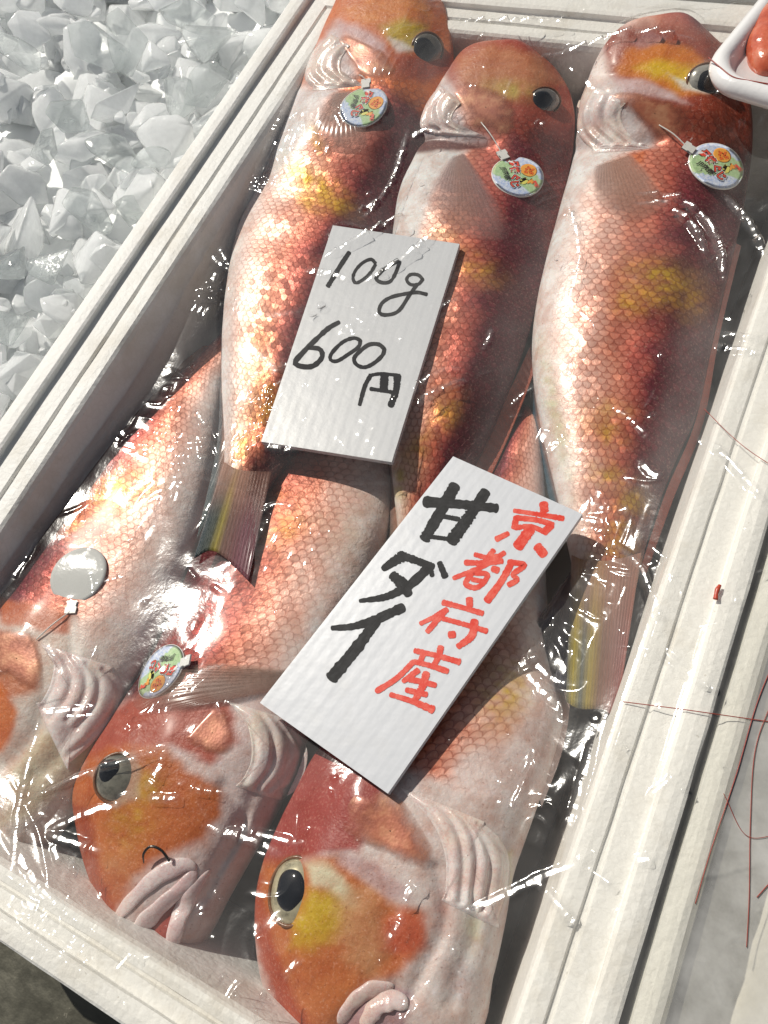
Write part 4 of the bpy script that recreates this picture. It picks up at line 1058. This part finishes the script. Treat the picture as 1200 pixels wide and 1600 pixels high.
def make_tag(fish, cx, cy, xdir, label, printed=True, diam=0.0300, tilt=0.5, loop_to=None, extra=0.0):
    loc, nn = hit(fish.bvh, cx, cy)
    n = unit(nn * tilt + np.array([0, 0, 1]) * (1 - tilt))
    r = RAY(cx, cy)
    def frame(c):
        a = plane_pt(cx + xdir[0], cy + xdir[1], c, n) - c
        X = unit(a); Y = np.cross(n, X)
        return X, Y
    c = loc - r * 0.0006
    for _ in range(60):                       # lift off along the line of sight until nothing pokes through
        X, Y = frame(c)
        bad = False
        for a in np.linspace(0, 2 * np.pi, 16, endpoint=False):
            p = c + (X * math.cos(a) + Y * math.sin(a)) * diam * 0.48
            v = p - CAM; L = np.linalg.norm(v)
            h, _, _, d = fish.bvh.ray_cast(Vector(CAM), Vector(v / L), 5)
            if h is not None and d < L + 0.0004: bad = True; break
        if not bad: break
        c = c - r * 0.0005
    c = c - r * extra
    X, Y = frame(c)
    W_ = lambda u, v, z: c + X * u * diam / 2 + Y * v * diam / 2 + n * z
    ang = np.linspace(0, 2 * np.pi, 64, endpoint=False)
    bow = lambda u, v: -0.0010 * (u * u)
    def disc(name, rx, ry, u0, v0, z, mat, thick=0.0, irr=0.0):
        rows = []; uvs = []
        for t in np.linspace(1, 0.02, 9):
            wv = 1 + irr * np.sin(3 * ang) + irr * np.cos(5 * ang)
            rows.append([W_(u0 + rx * t * math.cos(a) * k, v0 + ry * t * math.sin(a) * k, z + bow(u0 + rx * t * math.cos(a), 0)) for a, k in zip(ang, wv)])
            uvs += [(u0 + rx * t * math.cos(a), v0 + ry * t * math.sin(a)) for a in ang]
        if thick:
            rows = [[W_(u0 + rx * math.cos(a), v0 + ry * math.sin(a), z - thick + bow(u0 + rx * math.cos(a), 0)) for a in ang]] + rows
            uvs = [(u0 + rx * math.cos(a), v0 + ry * math.sin(a)) for a in ang] + uvs
        return grid_mesh(name, np.array(rows), mat, closed=True, caps=True, uv=np.array(uvs))
    kids = []
    plate = disc('plate', 1.0, 0.97, 0, 0, 0.0, TAGWHITE if printed else TAGBLANK, 0.0007)
    kids.append(plate)
    if printed:
        kids.append(disc('printed_face', .975, .945, 0, 0, 0.00006, TAGFACE))
        z = 0.00010
        def text(body, size, u, v, ang_, mat, off=0.0, sx=1.0):
            nonlocal z
            V, Fc = glyphs(body, size, off)
            if not len(V): return
            ca, sa = math.cos(ang_), math.sin(ang_)
            Q = np.array([W_(u + (x * sx * ca - y * sa), v + (x * sx * sa + y * ca), z + bow(u + x * sx * ca - y * sa, 0)) for x, y, _ in V])
            z += 0.00003
            kids.append(raw_mesh('lettering', Q, Fc, mat, smooth=False))
        kids.append(disc('emblem', .33, .31, -.06, .50, z, INKS['orange'])); z += .00003
        for (u, v, ru, rv) in ((-.16, .56, .10, .06), (-.02, .60, .05, .13), (.10, .52, .09, .08), (-.02, .36, .08, .07), (-.14, .44, .06, .05)):
            kids.append(disc('emblem', ru, rv, u, v, z, INKS['dred'], irr=.12)); z += .00001
        z += .00002
        kids.append(disc('map_shape', .13, .26, .34, .02, z, INKS['yellow'], irr=.14)); z += .00003
        kids.append(disc('map_shape', .10, .13, .46, .30, z, INKS['orange'], irr=.2)); z += .00003
        pts = [(-.56, .14), (-.26, .0), (.06, -.17), (.34, -.34)]
        for ch, (u, v) in zip('丹後ぐじ', pts):
            text(ch, .36, u, v, -0.30, INKS['white'], .05); text(ch, .36, u, v, -0.30, INKS['black'], .034); text(ch, .36, u, v, -0.30, INKS['red'], .010)
        text('JF京都', .25, -.24, -.40, -0.22, INKS['black'], .006)
        text('舞鶴', .17, .66, .38, -0.05, INKS['red'], .008)
    # neck and loop
    G = np.array([[W_(-.93, -.17, .0002), W_(-.93, .17, .0002)], [W_(-1.12, -.15, .0003), W_(-1.12, .15, .0003)], [W_(-1.16, -.20, .0003), W_(-1.16, .20, .0003)], [W_(-1.36, -.19, .0003), W_(-1.36, .19, .0003)],
                  [W_(-1.36, -.19, -.0006), W_(-1.36, .19, -.0006)], [W_(-.93, -.17, -.0006), W_(-.93, .17, -.0006)]])
    kids.append(grid_mesh('neck', G, TAGWHITE, smooth=False))
    if loop_to is not None:
        a = W_(-1.30, 0, 0)
        b, bn = hit(fish.bvh, *loop_to)
        b = b + bn * 0.0008
        m = (a + b) / 2 + n * 0.0010
        q = even([a, m, b], 20)
        tg = unit(np.gradient(q, axis=0)); s1 = unit(np.cross(tg, n)); s2 = np.cross(s1, tg)
        aa = np.linspace(0, 2 * np.pi, 8, endpoint=False)
        G = q[:, None] + 0.00035 * (s1[:, None] * np.cos(aa)[None, :, None] + s2[:, None] * np.sin(aa)[None, :, None])
        kids.append(grid_mesh('loop', G, LOOP, closed=True, caps=True))
    root = empty('fish_tag', tuple(c))
    adopt(root, *kids)
    tag(root, label, 'tag', 'round tags on the fish')
    return root, kids
TAGS = [
    make_tag(A, 568, 165, (-4, 40), 'round printed tag with white neck on the far left upper fish', loop_to=(562, 118)),
    make_tag(B, 809, 274, (24, 34), 'round printed tag on the fish between the other two upper fish', loop_to=(752, 192)),
    make_tag(Cf, 1120, 258, (38, 24), 'round printed tag with a green and blue face on the largest fish', loop_to=(1030, 196)),
    make_tag(Df, 122, 897, (8, -38), 'blank grey round tag showing its back, on the left lower fish', printed=False, loop_to=(58, 1000), tilt=.6),
    make_tag(Ef, 249, 1048, (-38, 14), 'upside down printed tag half under a fin of the hooked fish', tilt=.75, diam=.0275),
]

# ------------------------------------------------------------------ hook, tray, shrimp, bits
def wire(name, pts3, rad, mat, m=8, n=60, taper=None):
    q = even(pts3, n)
    tg = unit(np.gradient(q, axis=0)); ref = np.array([0.2, 0.1, 1.0]); s1 = unit(np.cross(tg, ref)); s2 = np.cross(s1, tg)
    aa = np.linspace(0, 2 * np.pi, m, endpoint=False)
    rr = np.interp(np.linspace(0, 1, n), np.linspace(0, 1, len(taper)), taper) * rad if taper else np.full(n, rad)
    G = q[:, None] + rr[:, None, None] * (s1[:, None] * np.cos(aa)[None, :, None] + s2[:, None] * np.sin(aa)[None, :, None])
    return grid_mesh(name, G, mat, closed=True, caps=True)
def on(fish, px, py, up):
    h, n = hit(fish.bvh, px, py)
    return h + n * up
hp = cE2([(552, 475), (560, 440), (590, 412), (625, 425), (645, 465)])
hook = wire('fish_hook', [on(Ef, *p, u) for p, u in zip(hp, (.003, .005, .006, .0055, .003))], .00055, simple('hook_steel', (0.10, 0.09, 0.08), 0.25, metal=0.9), taper=[.4, 1, 1, 1, 1.1])
tag(hook, 'small dark steel fish hook caught at the mouth of the lower fish', 'fish hook')

TZ = 0.022
tc = P(1107, 118, TZ); tx = unit(P(1200, 157, TZ) - P(1135, 138, TZ)); ty = unit(P(1140, -10, TZ) - P(1107, 100, TZ))
ty = unit(ty - tx * (ty @ tx)); tx = np.array([tx[0], tx[1], 0]); ty = np.array([ty[0], ty[1], 0])
corner = P(1092, 121, TZ)
def rr_loop(inset, z, rad, wx=0.16, wy=0.20, n=16):
    rad = max(rad, 0.002); out = []
    for (cx, cy, a0) in ((inset + rad, inset + rad, math.pi), (wx - inset - rad, inset + rad, 1.5 * math.pi), (wx - inset - rad, wy - inset - rad, 0), (inset + rad, wy - inset - rad, .5 * math.pi)):
        for a in np.linspace(a0, a0 + math.pi / 2, n):
            out.append(np.array([corner[0], corner[1], TZ]) + tx * (cx + rad * math.cos(a)) + ty * (cy + rad * math.sin(a)) + np.array([0, 0, z]))
    return out
rows = [rr_loop(i, z, .020 - i * .6) for i, z in ((.0, -.004), (-.0006, -.002), (0, 0), (.0015, .0012), (.003, .0016), (.0048, .0008), (.0056, -.0006), (.010, -.008), (.013, -.0125), (.018, -.014), (.03, -.0142), (.05, -.0142))]
TRAYM = N('tray_foam'); TRAYM.set(base=(0.80, 0.79, 0.785), rough=0.3, coat=0.35, coatr=.15, normal=TRAYM.bump(TRAYM.noise(500, 2), .0003, .4))
tray = grid_mesh('foam_tray', np.array(rows), TRAYM.m, closed=True, caps=True)
md = tray.modifiers.new('thick', 'SOLIDIFY'); md.thickness = 0.0016; md.offset = -1
tag(tray, 'white foam tray of red shrimp at the upper right corner of the fish box', 'tray')
SHR = N('shrimp_flesh')
k = SHR.noise(60, 5, .65)
SHR.set(base=SHR.ramp(k, [(0.32, (0.36, 0.05, 0.02)), (0.52, (0.58, 0.13, 0.06)), (0.72, (0.70, 0.28, 0.17))]), rough=.22, coat=.8, coatr=.08, sss=.25, sssr=(1, .3, .2), ssss=.004, normal=SHR.bump(SHR.noise(140, 4, .6), .0010, .8))
def shrimp(pts, rad, label):
    n, m = 70, 26
    q = even([P(a[0], a[1], a[2]) for a in pts], n)
    tg = unit(np.gradient(q, axis=0)); s1 = unit(np.cross(tg, np.array([0, 0, 1.0]))); s2 = np.cross(s1, tg)
    u = np.linspace(0, 1, n)
    rr = rad * np.sqrt(np.clip(1 - (2 * u - 1) ** 4, 0.01, 1)) * (1 - 0.45 * u)
    rr = rr * (1 + 0.07 * np.abs(np.sin(u * np.pi * 6)))
    a = np.linspace(0, 2 * np.pi, m, endpoint=False)
    G = q[:, None] + rr[:, None, None] * (s1[:, None] * np.cos(a)[None, :, None] + 0.85 * s2[:, None] * np.sin(a)[None, :, None])
    o = grid_mesh('shrimp', G, SHR.m, closed=True, caps=True)
    tag(o, label, 'shrimp', 'shrimp on the foam tray')
    return o
shrimp([(1214, 122, .016), (1199, 98, .018), (1200, 56, .018), (1218, 0, .018), (1242, -60, .016)], .0112, 'red orange shrimp curled nearest the left side of the tray')
shrimp([(1240, 150, .012), (1250, 90, .018), (1256, 20, .018), (1260, -50, .015)], .0150, 'red orange shrimp lying deeper in the tray, cut by the frame')
ANT = simple('red_antenna', (0.30, 0.035, 0.02), .4)

# ------------------------------------------------------------------ clear lump of ice inside the box by the middle fish
V, Fc = protos[3]
for (px, py, s, z) in ((862, 112, .017, -.030), (742, 92, .010, -.036), (905, 75, .010, -.034)):
    o = raw_mesh('ice_chunk', (V * s) @ rot_rand(r).T, Fc, ICE_CLEAR, smooth=False)
    o.location = P(px, py, z)
    tag(o, 'grey clear lump of ice inside the fish box behind the middle fish head', 'ice chunk', 'lumps of ice inside the box')

# ------------------------------------------------------------------ plastic film over everything
def mat_film():
    n = N('clear_film')
    t = n.t; t.nodes.remove(n.b)
    haze = n.attr('haze', 'Fac')
    k = n.noise(38, 5, 0.65); k2 = n.noise(260, 3, 0.6)
    hz = n.math('MULTIPLY', haze, n.ramp(k, [(0.30, 0.55), (0.70, 1.25)]), clamp=True)
    b = n.bump(k2, 0.0005, 0.08)
    b = n.bump(n.noise(75, 4, 0.6), 0.0012, 0.12, b)
    tr = n.new('ShaderNodeBsdfTransparent'); tr.inputs[0].default_value = (0.97, 0.965, 0.95, 1)
    gl = n.new('ShaderNodeBsdfGlossy'); n.link(n.math('MULTIPLY_ADD', n.attr('fold', 'Fac'), 0.065, 0.085), gl.inputs['Roughness']); gl.inputs['Color'].default_value = (1, 1, 1, 1); n.link(b, gl.inputs['Normal'])
    di = n.new('ShaderNodeBsdfDiffuse'); di.inputs[0].default_value = (0.82, 0.81, 0.78, 1)
    f = n.math('MULTIPLY', n.fresnel(0.034, b), n.math('MULTIPLY_ADD', n.attr('fold', 'Fac'), 1.0, 1.0), clamp=True)     # a fold is two or three layers of film
    m1 = n.new('ShaderNodeMixShader'); n.link(hz, m1.inputs[0]); n.link(tr.outputs[0], m1.inputs[1]); n.link(di.outputs[0], m1.inputs[2])
    m2 = n.new('ShaderNodeMixShader'); n.link(f, m2.inputs[0]); n.link(m1.outputs[0], m2.inputs[1]); n.link(gl.outputs[0], m2.inputs[2])
    n.link(m2.outputs[0], n.out.inputs[0])
    return n.m
FILM = mat_film()

def blur(a, k):
    for ax in (0, 1):
        p = np.pad(a, [(k, k) if i == ax else (0, 0) for i in (0, 1)], mode='edge')
        c = np.cumsum(p, axis=ax); c = np.insert(c, 0, 0, axis=ax)
        n = a.shape[ax]
        a = (np.take(c, range(2 * k + 1, 2 * k + 1 + n), ax) - np.take(c, range(0, n), ax)) / (2 * k + 1)
    return a
def dilate(a, k):
    b = a.copy()
    for ax in (0, 1):
        p = np.pad(b, [(k, k) if i == ax else (0, 0) for i in (0, 1)], mode='edge'); n = b.shape[ax]
        b = np.max([np.take(p, range(i, i + n), ax) for i in range(2 * k + 1)], axis=0)
    return b
bpy.context.view_layer.update()
drape = [f.body for f in FISH] + [c for f in FISH for c in f.kids if c.name.startswith(('gill', 'jaw', 'lip', 'eye', 'pupil'))] + [card1, box_shell, b2s] + [k for t_ in TAGS for k in t_[1] if k.name.startswith(('plate', 'neck'))]
D_BVH = bvh_of(drape)
X0, X1, Y0, Y1 = -0.2965, 0.26, -0.1045, 0.470
st = 0.002
xs = np.arange(X0, X1, st); ys = np.arange(Y0, Y1, st)
HM = np.full((len(xs), len(ys)), -0.05)
for i, x in enumerate(xs):
    for j, y in enumerate(ys):
        h = D_BVH.ray_cast(Vector((x, y, 0.5)), Vector((0, 0, -1)), 1.0)
        if h[0] is not None: HM[i, j] = max(-0.050, h[0].z)
HM = np.where((xs > 0.046)[:, None], np.maximum(HM, -0.003), HM)
fl = HM.copy()
fl = np.maximum(blur(dilate(fl, 3), 4), HM + 0.0010)
for _ in range(14):
    fl = np.maximum(blur(fl, 6), HM + 0.0010)
fl = np.maximum(blur(fl, 1), HM + 0.0009)
# finer sheet with creases
SF = 0.0005
xf = np.arange(X0, xs[-1], SF); yf = np.arange(Y0, ys[-1], SF)
def upsample(a):
    ix = (xf - X0) / st; i0 = np.clip(ix.astype(int), 0, len(xs) - 2); fx_ = (ix - i0)[:, None]
    iy = (yf - Y0) / st; j0 = np.clip(iy.astype(int), 0, len(ys) - 2); fy_ = (iy - j0)[None]
    return a[i0][:, j0] * (1 - fx_) * (1 - fy_) + a[i0 + 1][:, j0] * fx_ * (1 - fy_) + a[i0][:, j0 + 1] * (1 - fx_) * fy_ + a[i0 + 1][:, j0 + 1] * fx_ * fy_
FZ = upsample(fl)
FX, FY = np.meshgrid(xf, yf, indexing='ij')
n1_ = vnoise(FX * 26, FY * 26, 31); n2_ = vnoise(FX * 75 + 3 * n1_, FY * 60, 32); n3_ = vnoise(FX * 190, FY * 150 + 2 * n2_, 33)
rimk = 1 - smooth01((FX + 0.012) / 0.012)
patch = np.clip(vnoise(FX * 34, FY * 34, 41) * 1.6 - 0.35, 0, 1)
wr = 0.0007 * (1 - n1_ ** 2) + 0.0003 * (1 - n2_ ** 2) + patch * (0.0010 * (1 - np.abs(n2_)) ** 2 + 0.0009 * (1 - np.abs(n3_)) ** 2)
FZ = FZ + wr * (0.25 + 0.75 * rimk)
# creases seen in the photograph: (points, height mm, half width mm)
CRE = [([(640, 200), (610, 290), (565, 345)], 1.2, 1.0), ([(884, 300), (905, 400), (880, 500)], 1.2, .9), ([(700, 1440), (820, 1385), (930, 1335)], 1.2, .9), ([(60, 1120), (34, 1250), (20, 1380)], 1.1, .9), ([(1130, 300), (1170, 350), (1200, 410)], 1.2, 1.0), ([(300, 240), (360, 200), (440, 170)], 1.2, 1.0),
       ([(840, 90), (960, 60), (1090, 66)], 1.3, 1.0), ([(700, 30), (780, 36), (900, 30)], 1.2, 1.0), ([(60, 800), (150, 690), (230, 590)], 1.1, .9), ([(0, 1290), (60, 1380), (130, 1450)], 1.1, .9), ([(930, 1150), (900, 1260), (880, 1330)], 1.1, .9), ([(470, 420), (520, 428), (563, 444)], 1.6, 1.1), ([(563, 444), (610, 418), (660, 380), (700, 345)], 1.7, 1.2), ([(505, 402), (560, 375), (610, 348), (660, 335)], 1.4, 1.0),
       ([(640, 620), (660, 600), (690, 582), (722, 578)], 1.4, 1.0), ([(650, 640), (680, 612), (730, 595)], 1.1, .9), ([(408, 690), (425, 700), (470, 705)], 1.4, 1.2), ([(400, 690), (408, 640), (412, 600)], 1.0, .9),
       ([(990, 303), (1050, 310), (1100, 345), (1125, 390), (1132, 440)], 1.5, 1.0), ([(985, 318), (1040, 325), (1085, 360), (1105, 400)], 1.2, .9),
       ([(1120, 520), (1160, 528), (1200, 538)], 1.5, 1.0), ([(1115, 540), (1200, 556)], 1.2, .8), ([(1000, 715), (1015, 738), (1042, 748)], 1.5, 1.0), ([(975, 745), (1010, 752), (1042, 748)], .9, .8),
       ([(1090, 680), (1130, 712), (1200, 790)], 1.5, .9), ([(800, 980), (812, 1020), (830, 1060), (880, 1110)], 1.7, 1.2), ([(812, 990), (850, 1050), (890, 1070), (920, 1060)], 1.3, 1.0),
       ([(960, 850), (1000, 890), (1025, 950), (1040, 980)], 1.3, .9), ([(1010, 850), (1045, 878)], 1.0, .8), ([(1080, 1060), (1125, 1085)], .9, .8), ([(1040, 1010), (1085, 1050)], .9, .8),
       ([(70, 1300), (140, 1270), (200, 1255)], 1.5, 1.0), ([(70, 1302), (120, 1318), (170, 1335)], 1.6, 1.1), ([(225, 1238), (245, 1210), (262, 1168)], 1.6, 1.1), ([(262, 1168), (200, 1190), (140, 1208), (50, 1246)], 1.1, .8),
       ([(310, 1288), (370, 1305), (420, 1325), (450, 1345)], 1.7, 1.1), ([(365, 1292), (430, 1310), (480, 1322)], 1.3, .9), ([(225, 1246), (290, 1250)], 1.2, .8), ([(80, 1315), (95, 1350)], 1.2, .9),
       ([(15, 1215), (40, 1260), (66, 1320), (90, 1470)], 1.0, .8), ([(50, 1115), (100, 1112), (148, 1106)], 1.3, .8), ([(55, 1118), (148, 1120)], 1.0, .7),
       ([(625, 1420), (640, 1395), (660, 1370)], 1.7, 1.2), ([(600, 1480), (620, 1450), (630, 1425)], 1.0, .8), ([(705, 1460), (715, 1510), (728, 1545)], 1.1, .8), ([(838, 1375), (870, 1412), (910, 1455)], 1.3, .9), ([(850, 1425), (940, 1520), (1020, 1600)], 1.0, .8),
       ([(1030, 1372), (1090, 1365), (1150, 1355), (1200, 1345)], 1.5, 1.0), ([(985, 1346), (1025, 1342)], 1.2, .9), ([(325, 660), (338, 690)], 1.0, .8), ([(305, 640), (325, 670), (328, 672)], 1.5, 1.0), ([(305, 680), (310, 720)], 1.0, .7),
       ([(185, 545), (218, 546)], 1.2, .8), ([(320, 390), (345, 415), (362, 420)], 1.4, 1.0), ([(340, 385), (358, 415)], 1.1, .8), ([(405, 805), (430, 790), (470, 795)], 1.0, .8), ([(380, 870), (384, 840), (388, 830)], 1.0, .7), ([(540, 830), (560, 870), (572, 900)], .9, .6),
       ([(640, 215), (660, 208), (685, 204)], 1.8, 1.3), ([(560, 330), (590, 318), (600, 320)], 1.2, .9), ([(900, 480), (930, 510), (922, 540)], .8, .7), ([(885, 395), (888, 440)], .9, .7), ([(60, 830), (40, 870), (10, 920)], 1.1, .9),
       ([(930, 1010), (1000, 1012), (1050, 1040), (1100, 1090)], .8, .7), ([(950, 630), (985, 655), (1020, 690)], .8, .7), ([(1060, 1250), (1090, 1300), (1130, 1330), (1200, 1325)], .9, .9)]
crease = np.zeros_like(FZ)
GXF, GYF = np.gradient(blur(FZ, 1), SF)
rc = random.Random(9)
auto = []
for k in range(170):
    px, py = rc.uniform(120, 1190), rc.uniform(40, 1590)
    a = rc.uniform(0, math.pi); l = rc.choice([5, 8, 12, 18, 28, 40, 60, 80])
    auto.append(([(px, py), (px + l * .5 * math.cos(a) + rc.uniform(-.12, .12) * l, py + l * .5 * math.sin(a)), (px + l * math.cos(a), py + l * math.sin(a))], rc.uniform(.5, 1.0), rc.uniform(.5, .8)))
def film_pt(px, py):
    z = -0.008
    for _ in range(6):
        p = P(px, py, z)
        i = int(np.clip((p[0] - X0) / SF, 0, FZ.shape[0] - 1)); j = int(np.clip((p[1] - Y0) / SF, 0, FZ.shape[1] - 1))
        z = 0.5 * z + 0.5 * FZ[i, j]
    return P(px, py, z)
SUNA = np.array(SUN_D)
for pts, hmm, wmm in CRE + auto:
    q3_ = even([film_pt(*p) for p in pts], 60)
    q = q3_[:, :2]
    sl = np.r_[0, np.cumsum(np.linalg.norm(np.diff(q, axis=0), axis=1))]
    if sl[-1] < 1e-5: continue
    tg = unit(np.gradient(q, axis=0))
    kr = 0.25 if q[:, 0].max() > .036 else 1.0
    hm, wm = hmm * .0012 * kr, wmm * .001
    # a crumpled fold runs in short facets; they lean as folds must where the photograph shows them glint
    V_ = unit(CAM - q3_); Hn = unit(V_ + SUNA)
    ii = np.clip(((q[:, 0] - X0) / SF).astype(int), 0, FZ.shape[0] - 1); jj = np.clip(((q[:, 1] - Y0) / SF).astype(int), 0, FZ.shape[1] - 1)
    need = -Hn[:, :2] / Hn[:, 2:3] - np.stack([GXF[ii, jj], GYF[ii, jj]], -1)
    g = np.sum(need * tg, axis=1)
    per = (.005 if q[0, 0] > .002 else rc.uniform(.0080, .0150)) if hmm > 1.05 else rc.uniform(.004, .007)
    ph = (sl / per + rc.random() + 0.25 * np.sin(sl / per * 2.3 + rc.random() * 6)) % 1.0
    saw = np.clip(g, -.38, .38) * per * np.where(ph < .92, ph - .46, .46 - (ph - .92) * 11.5)
    saw = (saw - saw.min()) * kr
    lo = q.min(0) - .006; hi = q.max(0) + .006
    i0, i1 = np.searchsorted(xf, [lo[0], hi[0]]); j0, j1 = np.searchsorted(yf, [lo[1], hi[1]])
    if i1 <= i0 or j1 <= j0: continue
    sx = FX[i0:i1, j0:j1]; sy = FY[i0:i1, j0:j1]
    best = np.full(sx.shape, 1e9); amp = np.zeros(sx.shape); sw_ = np.zeros(sx.shape); sdv = np.zeros(sx.shape); rpv = np.zeros(sx.shape)
    nr = np.stack([-tg[:, 1], tg[:, 0]], -1); rp = np.clip(np.sum(need * nr, axis=1), -.6, .6)
    for k in range(len(q)):
        d = (sx - q[k, 0]) ** 2 + (sy - q[k, 1]) ** 2
        e = min(1.0, 4 * min((k + .5) / len(q), 1 - (k + .5) / len(q)))
        m_ = d < best
        sdv = np.where(m_, (sx - q[k, 0]) * nr[k, 0] + (sy - q[k, 1]) * nr[k, 1], sdv); rpv = np.where(m_, rp[k], rpv)
        amp = np.where(m_, e, amp); sw_ = np.where(m_, saw[k], sw_); best = np.minimum(best, d)
    dist = np.sqrt(best + 1e-12)
    if hmm > 1.05 or rc.random() < .4:          # a flat-sided fold, one facet wide
        wf = wm * (1.25 if hmm > 1.05 else .9)
        z_ = np.abs(rpv) * wf + np.clip(rpv * sdv, -np.abs(rpv) * wf, np.abs(rpv) * wf) + sw_ + .0002
        wv = .65 + .55 * vnoise(sdv * 0 + sx * 160, sy * 160, 61) ** 2 + .25 * vnoise(sx * 420, sy * 420, 62)
        wf = wf * np.clip(wv, .3, 1.2) * (.35 + .65 * amp)
        z_ = np.abs(rpv) * wf + np.clip(rpv * sdv, -np.abs(rpv) * wf, np.abs(rpv) * wf) + sw_ + .0002
        z_ = kr * amp * z_ * np.exp(-(np.clip(dist - wf, 0, None) / .0010) ** 2)
    else:
        z_ = amp * hm * .6 * np.exp(-dist / wm * .9)
    crease[i0:i1, j0:j1] = np.maximum(crease[i0:i1, j0:j1], z_)
FZ = FZ + crease
pq = proj(np.stack([FX, FY, FZ], -1).reshape(-1, 3)).reshape(FX.shape + (2,))
under = (sdf(pq.reshape(-1, 2), C2P) < 14).reshape(FX.shape)
capz = o2[2] - ((FX - o2[0]) * n2[0] + (FY - o2[1]) * n2[1]) / n2[2] - .0032 - .0006
FZ = np.where(under, np.minimum(FZ, capz), FZ)
fog = np.clip(vnoise(FX * 17 + 4, FY * 14, 51) * 1.3 + 0.25 * vnoise(FX * 60, FY * 60, 52), 0, 1)
hz = 0.006 + 0.055 * fog + 0.035 * smooth01((FZ - upsample(HM) - .004) / .012) + 0.05 * np.clip(crease / 0.0012, 0, 1)
FZ = np.maximum(FZ, upsample(dilate(HM, 1)) + 0.0007)
hz = hz + 0.42 * smooth01((FX - 0.036) / 0.015) + 0.05 * smooth01((FX + 0.004) / 0.01) + 0.10 * smooth01((FY - 0.40) / 0.05)
film = grid_mesh('plastic_film', np.stack([FX, FY, FZ], -1), FILM)
set_attr(film.data, 'haze', 'FLOAT', hz.ravel())
set_attr(film.data, 'fold', 'FLOAT', np.clip(crease / 0.0006, 0, 1).ravel())
tag(film, 'thin clear plastic film, creased and glinting, stretched over the boxed fish', 'plastic film')

# ------------------------------------------------------------------ antennae and drops lying on the film
def lay(pts, rad, label, name='shrimp_antenna', cat='shrimp antenna'):
    rad = rad * 0.55
    q = [film_pt(*p) + np.array([0, 0, .0006]) for p in catmull(pts, 24)]
    o = wire(name, q, rad, ANT, 6, 80)
    tag(o, label, cat, 'loose shrimp antennae on the film')
lay([(973, 1097), (1060, 1108), (1130, 1118), (1215, 1130)], .00032, 'red antenna running level across the right foam rim')
lay([(1215, 1020), (1182, 1100), (1150, 1210), (1110, 1330), (1086, 1412)], .00030, 'long straight red antenna slanting down beside the right rim')
lay([(1210, 1085), (1180, 1170), (1172, 1280), (1170, 1400), (1166, 1480)], .00026, 'curved red antenna hanging down the cloudy film farthest right')
lay([(1100, 640), (1140, 680), (1170, 705), (1215, 735)], .00028, 'red antenna near the dorsal fin of the largest fish')
lay([(1130, 1240), (1165, 1305), (1215, 1305)], .00020, 'thin bent red antenna crossing the others at the right')
lay([(1182, 1402), (1200, 1382), (1215, 1370)], .00030, 'short red antenna piece at the right frame edge')
q = [np.array(P(*p, TZ + .0030)) for p in ((1107, 90), (1125, 105), (1145, 120), (1170, 126), (1200, 131))]
o = wire('shrimp_antenna', q, .00032, ANT, 6, 60); tag(o, 'dark red antenna lying over the corner of the foam tray', 'shrimp antenna', 'loose shrimp antennae on the film')
q = [film_pt(*p) + np.array([0, 0, .0014]) for p in ((1124, 916), (1119, 926), (1117, 938))]
o = wire('shrimp_scrap', q, .0010, simple('red_shell', (0.45, 0.06, 0.03), .35), 8, 24, [.6, 1, .8, 1]); tag(o, 'tiny red piece of shrimp leg on the right foam rim', 'shrimp leg')

WATER = N('water'); WATER.t.nodes.remove(WATER.b)
tr = WATER.new('ShaderNodeBsdfTransparent'); gl = WATER.new('ShaderNodeBsdfGlossy'); gl.inputs['Roughness'].default_value = .06
fr = WATER.fresnel(0.025); tr.inputs[0].default_value = (1, 1, 1, 1)
mx = WATER.new('ShaderNodeMixShader'); WATER.link(fr, mx.inputs[0]); WATER.link(tr.outputs[0], mx.inputs[1]); WATER.link(gl.outputs[0], mx.inputs[2]); WATER.link(mx.outputs[0], WATER.out.inputs[0])
def drop(px, py, rx, ry, h):
    c = film_pt(px, py); sc = np.linalg.norm(c - CAM) / F
    a = np.linspace(0, 2 * np.pi, 28, endpoint=False); rows = []
    for q in np.linspace(0, 1, 9):
        k = math.cos(q * math.pi / 2 * .97)
        wob = 1 + .08 * np.sin(2 * a + px) + .06 * np.sin(3 * a + py)
        rows.append([(rx * sc * k * w_ * math.cos(t), ry * sc * k * w_ * math.sin(t), h * math.sin(q * math.pi / 2)) for t, w_ in zip(a, wob)])
    o = grid_mesh('water_drop', np.array(rows), WATER.m, closed=True, caps=True)
    o.location = c + np.array([0, 0, .0006])
    tag(o, 'clear water drop beading on the film', 'water drop', 'water drops on the film')
rd = random.Random(4)
for (px, py, rx, ry) in ((350, 1532, 8, 9), (370, 1552, 6, 6), (315, 1526, 4, 4), (345, 1403, 5, 4), (116, 1362, 8, 10), (112, 1345, 6, 6), (102, 1250, 7, 6), (40, 1295, 4, 4), (420, 1555, 9, 12), (405, 1570, 7, 20), (196, 1112, 5, 5), (502, 478, 8, 7), (490, 492, 6, 6),
                         (1022, 648, 4, 4), (870, 405, 4, 6), (895, 335, 4, 5), (660, 290, 4, 4), (720, 1150, 6, 5), (980, 1170, 5, 4), (1128, 1195, 4, 3), (150, 670, 6, 5)):
    drop(px, py, rx, ry, .0011 + .0004 * rd.random())

SC.render.engine = 'CYCLES'
SC.cycles.transparent_max_bounces = 48
SC.cycles.max_bounces = 10
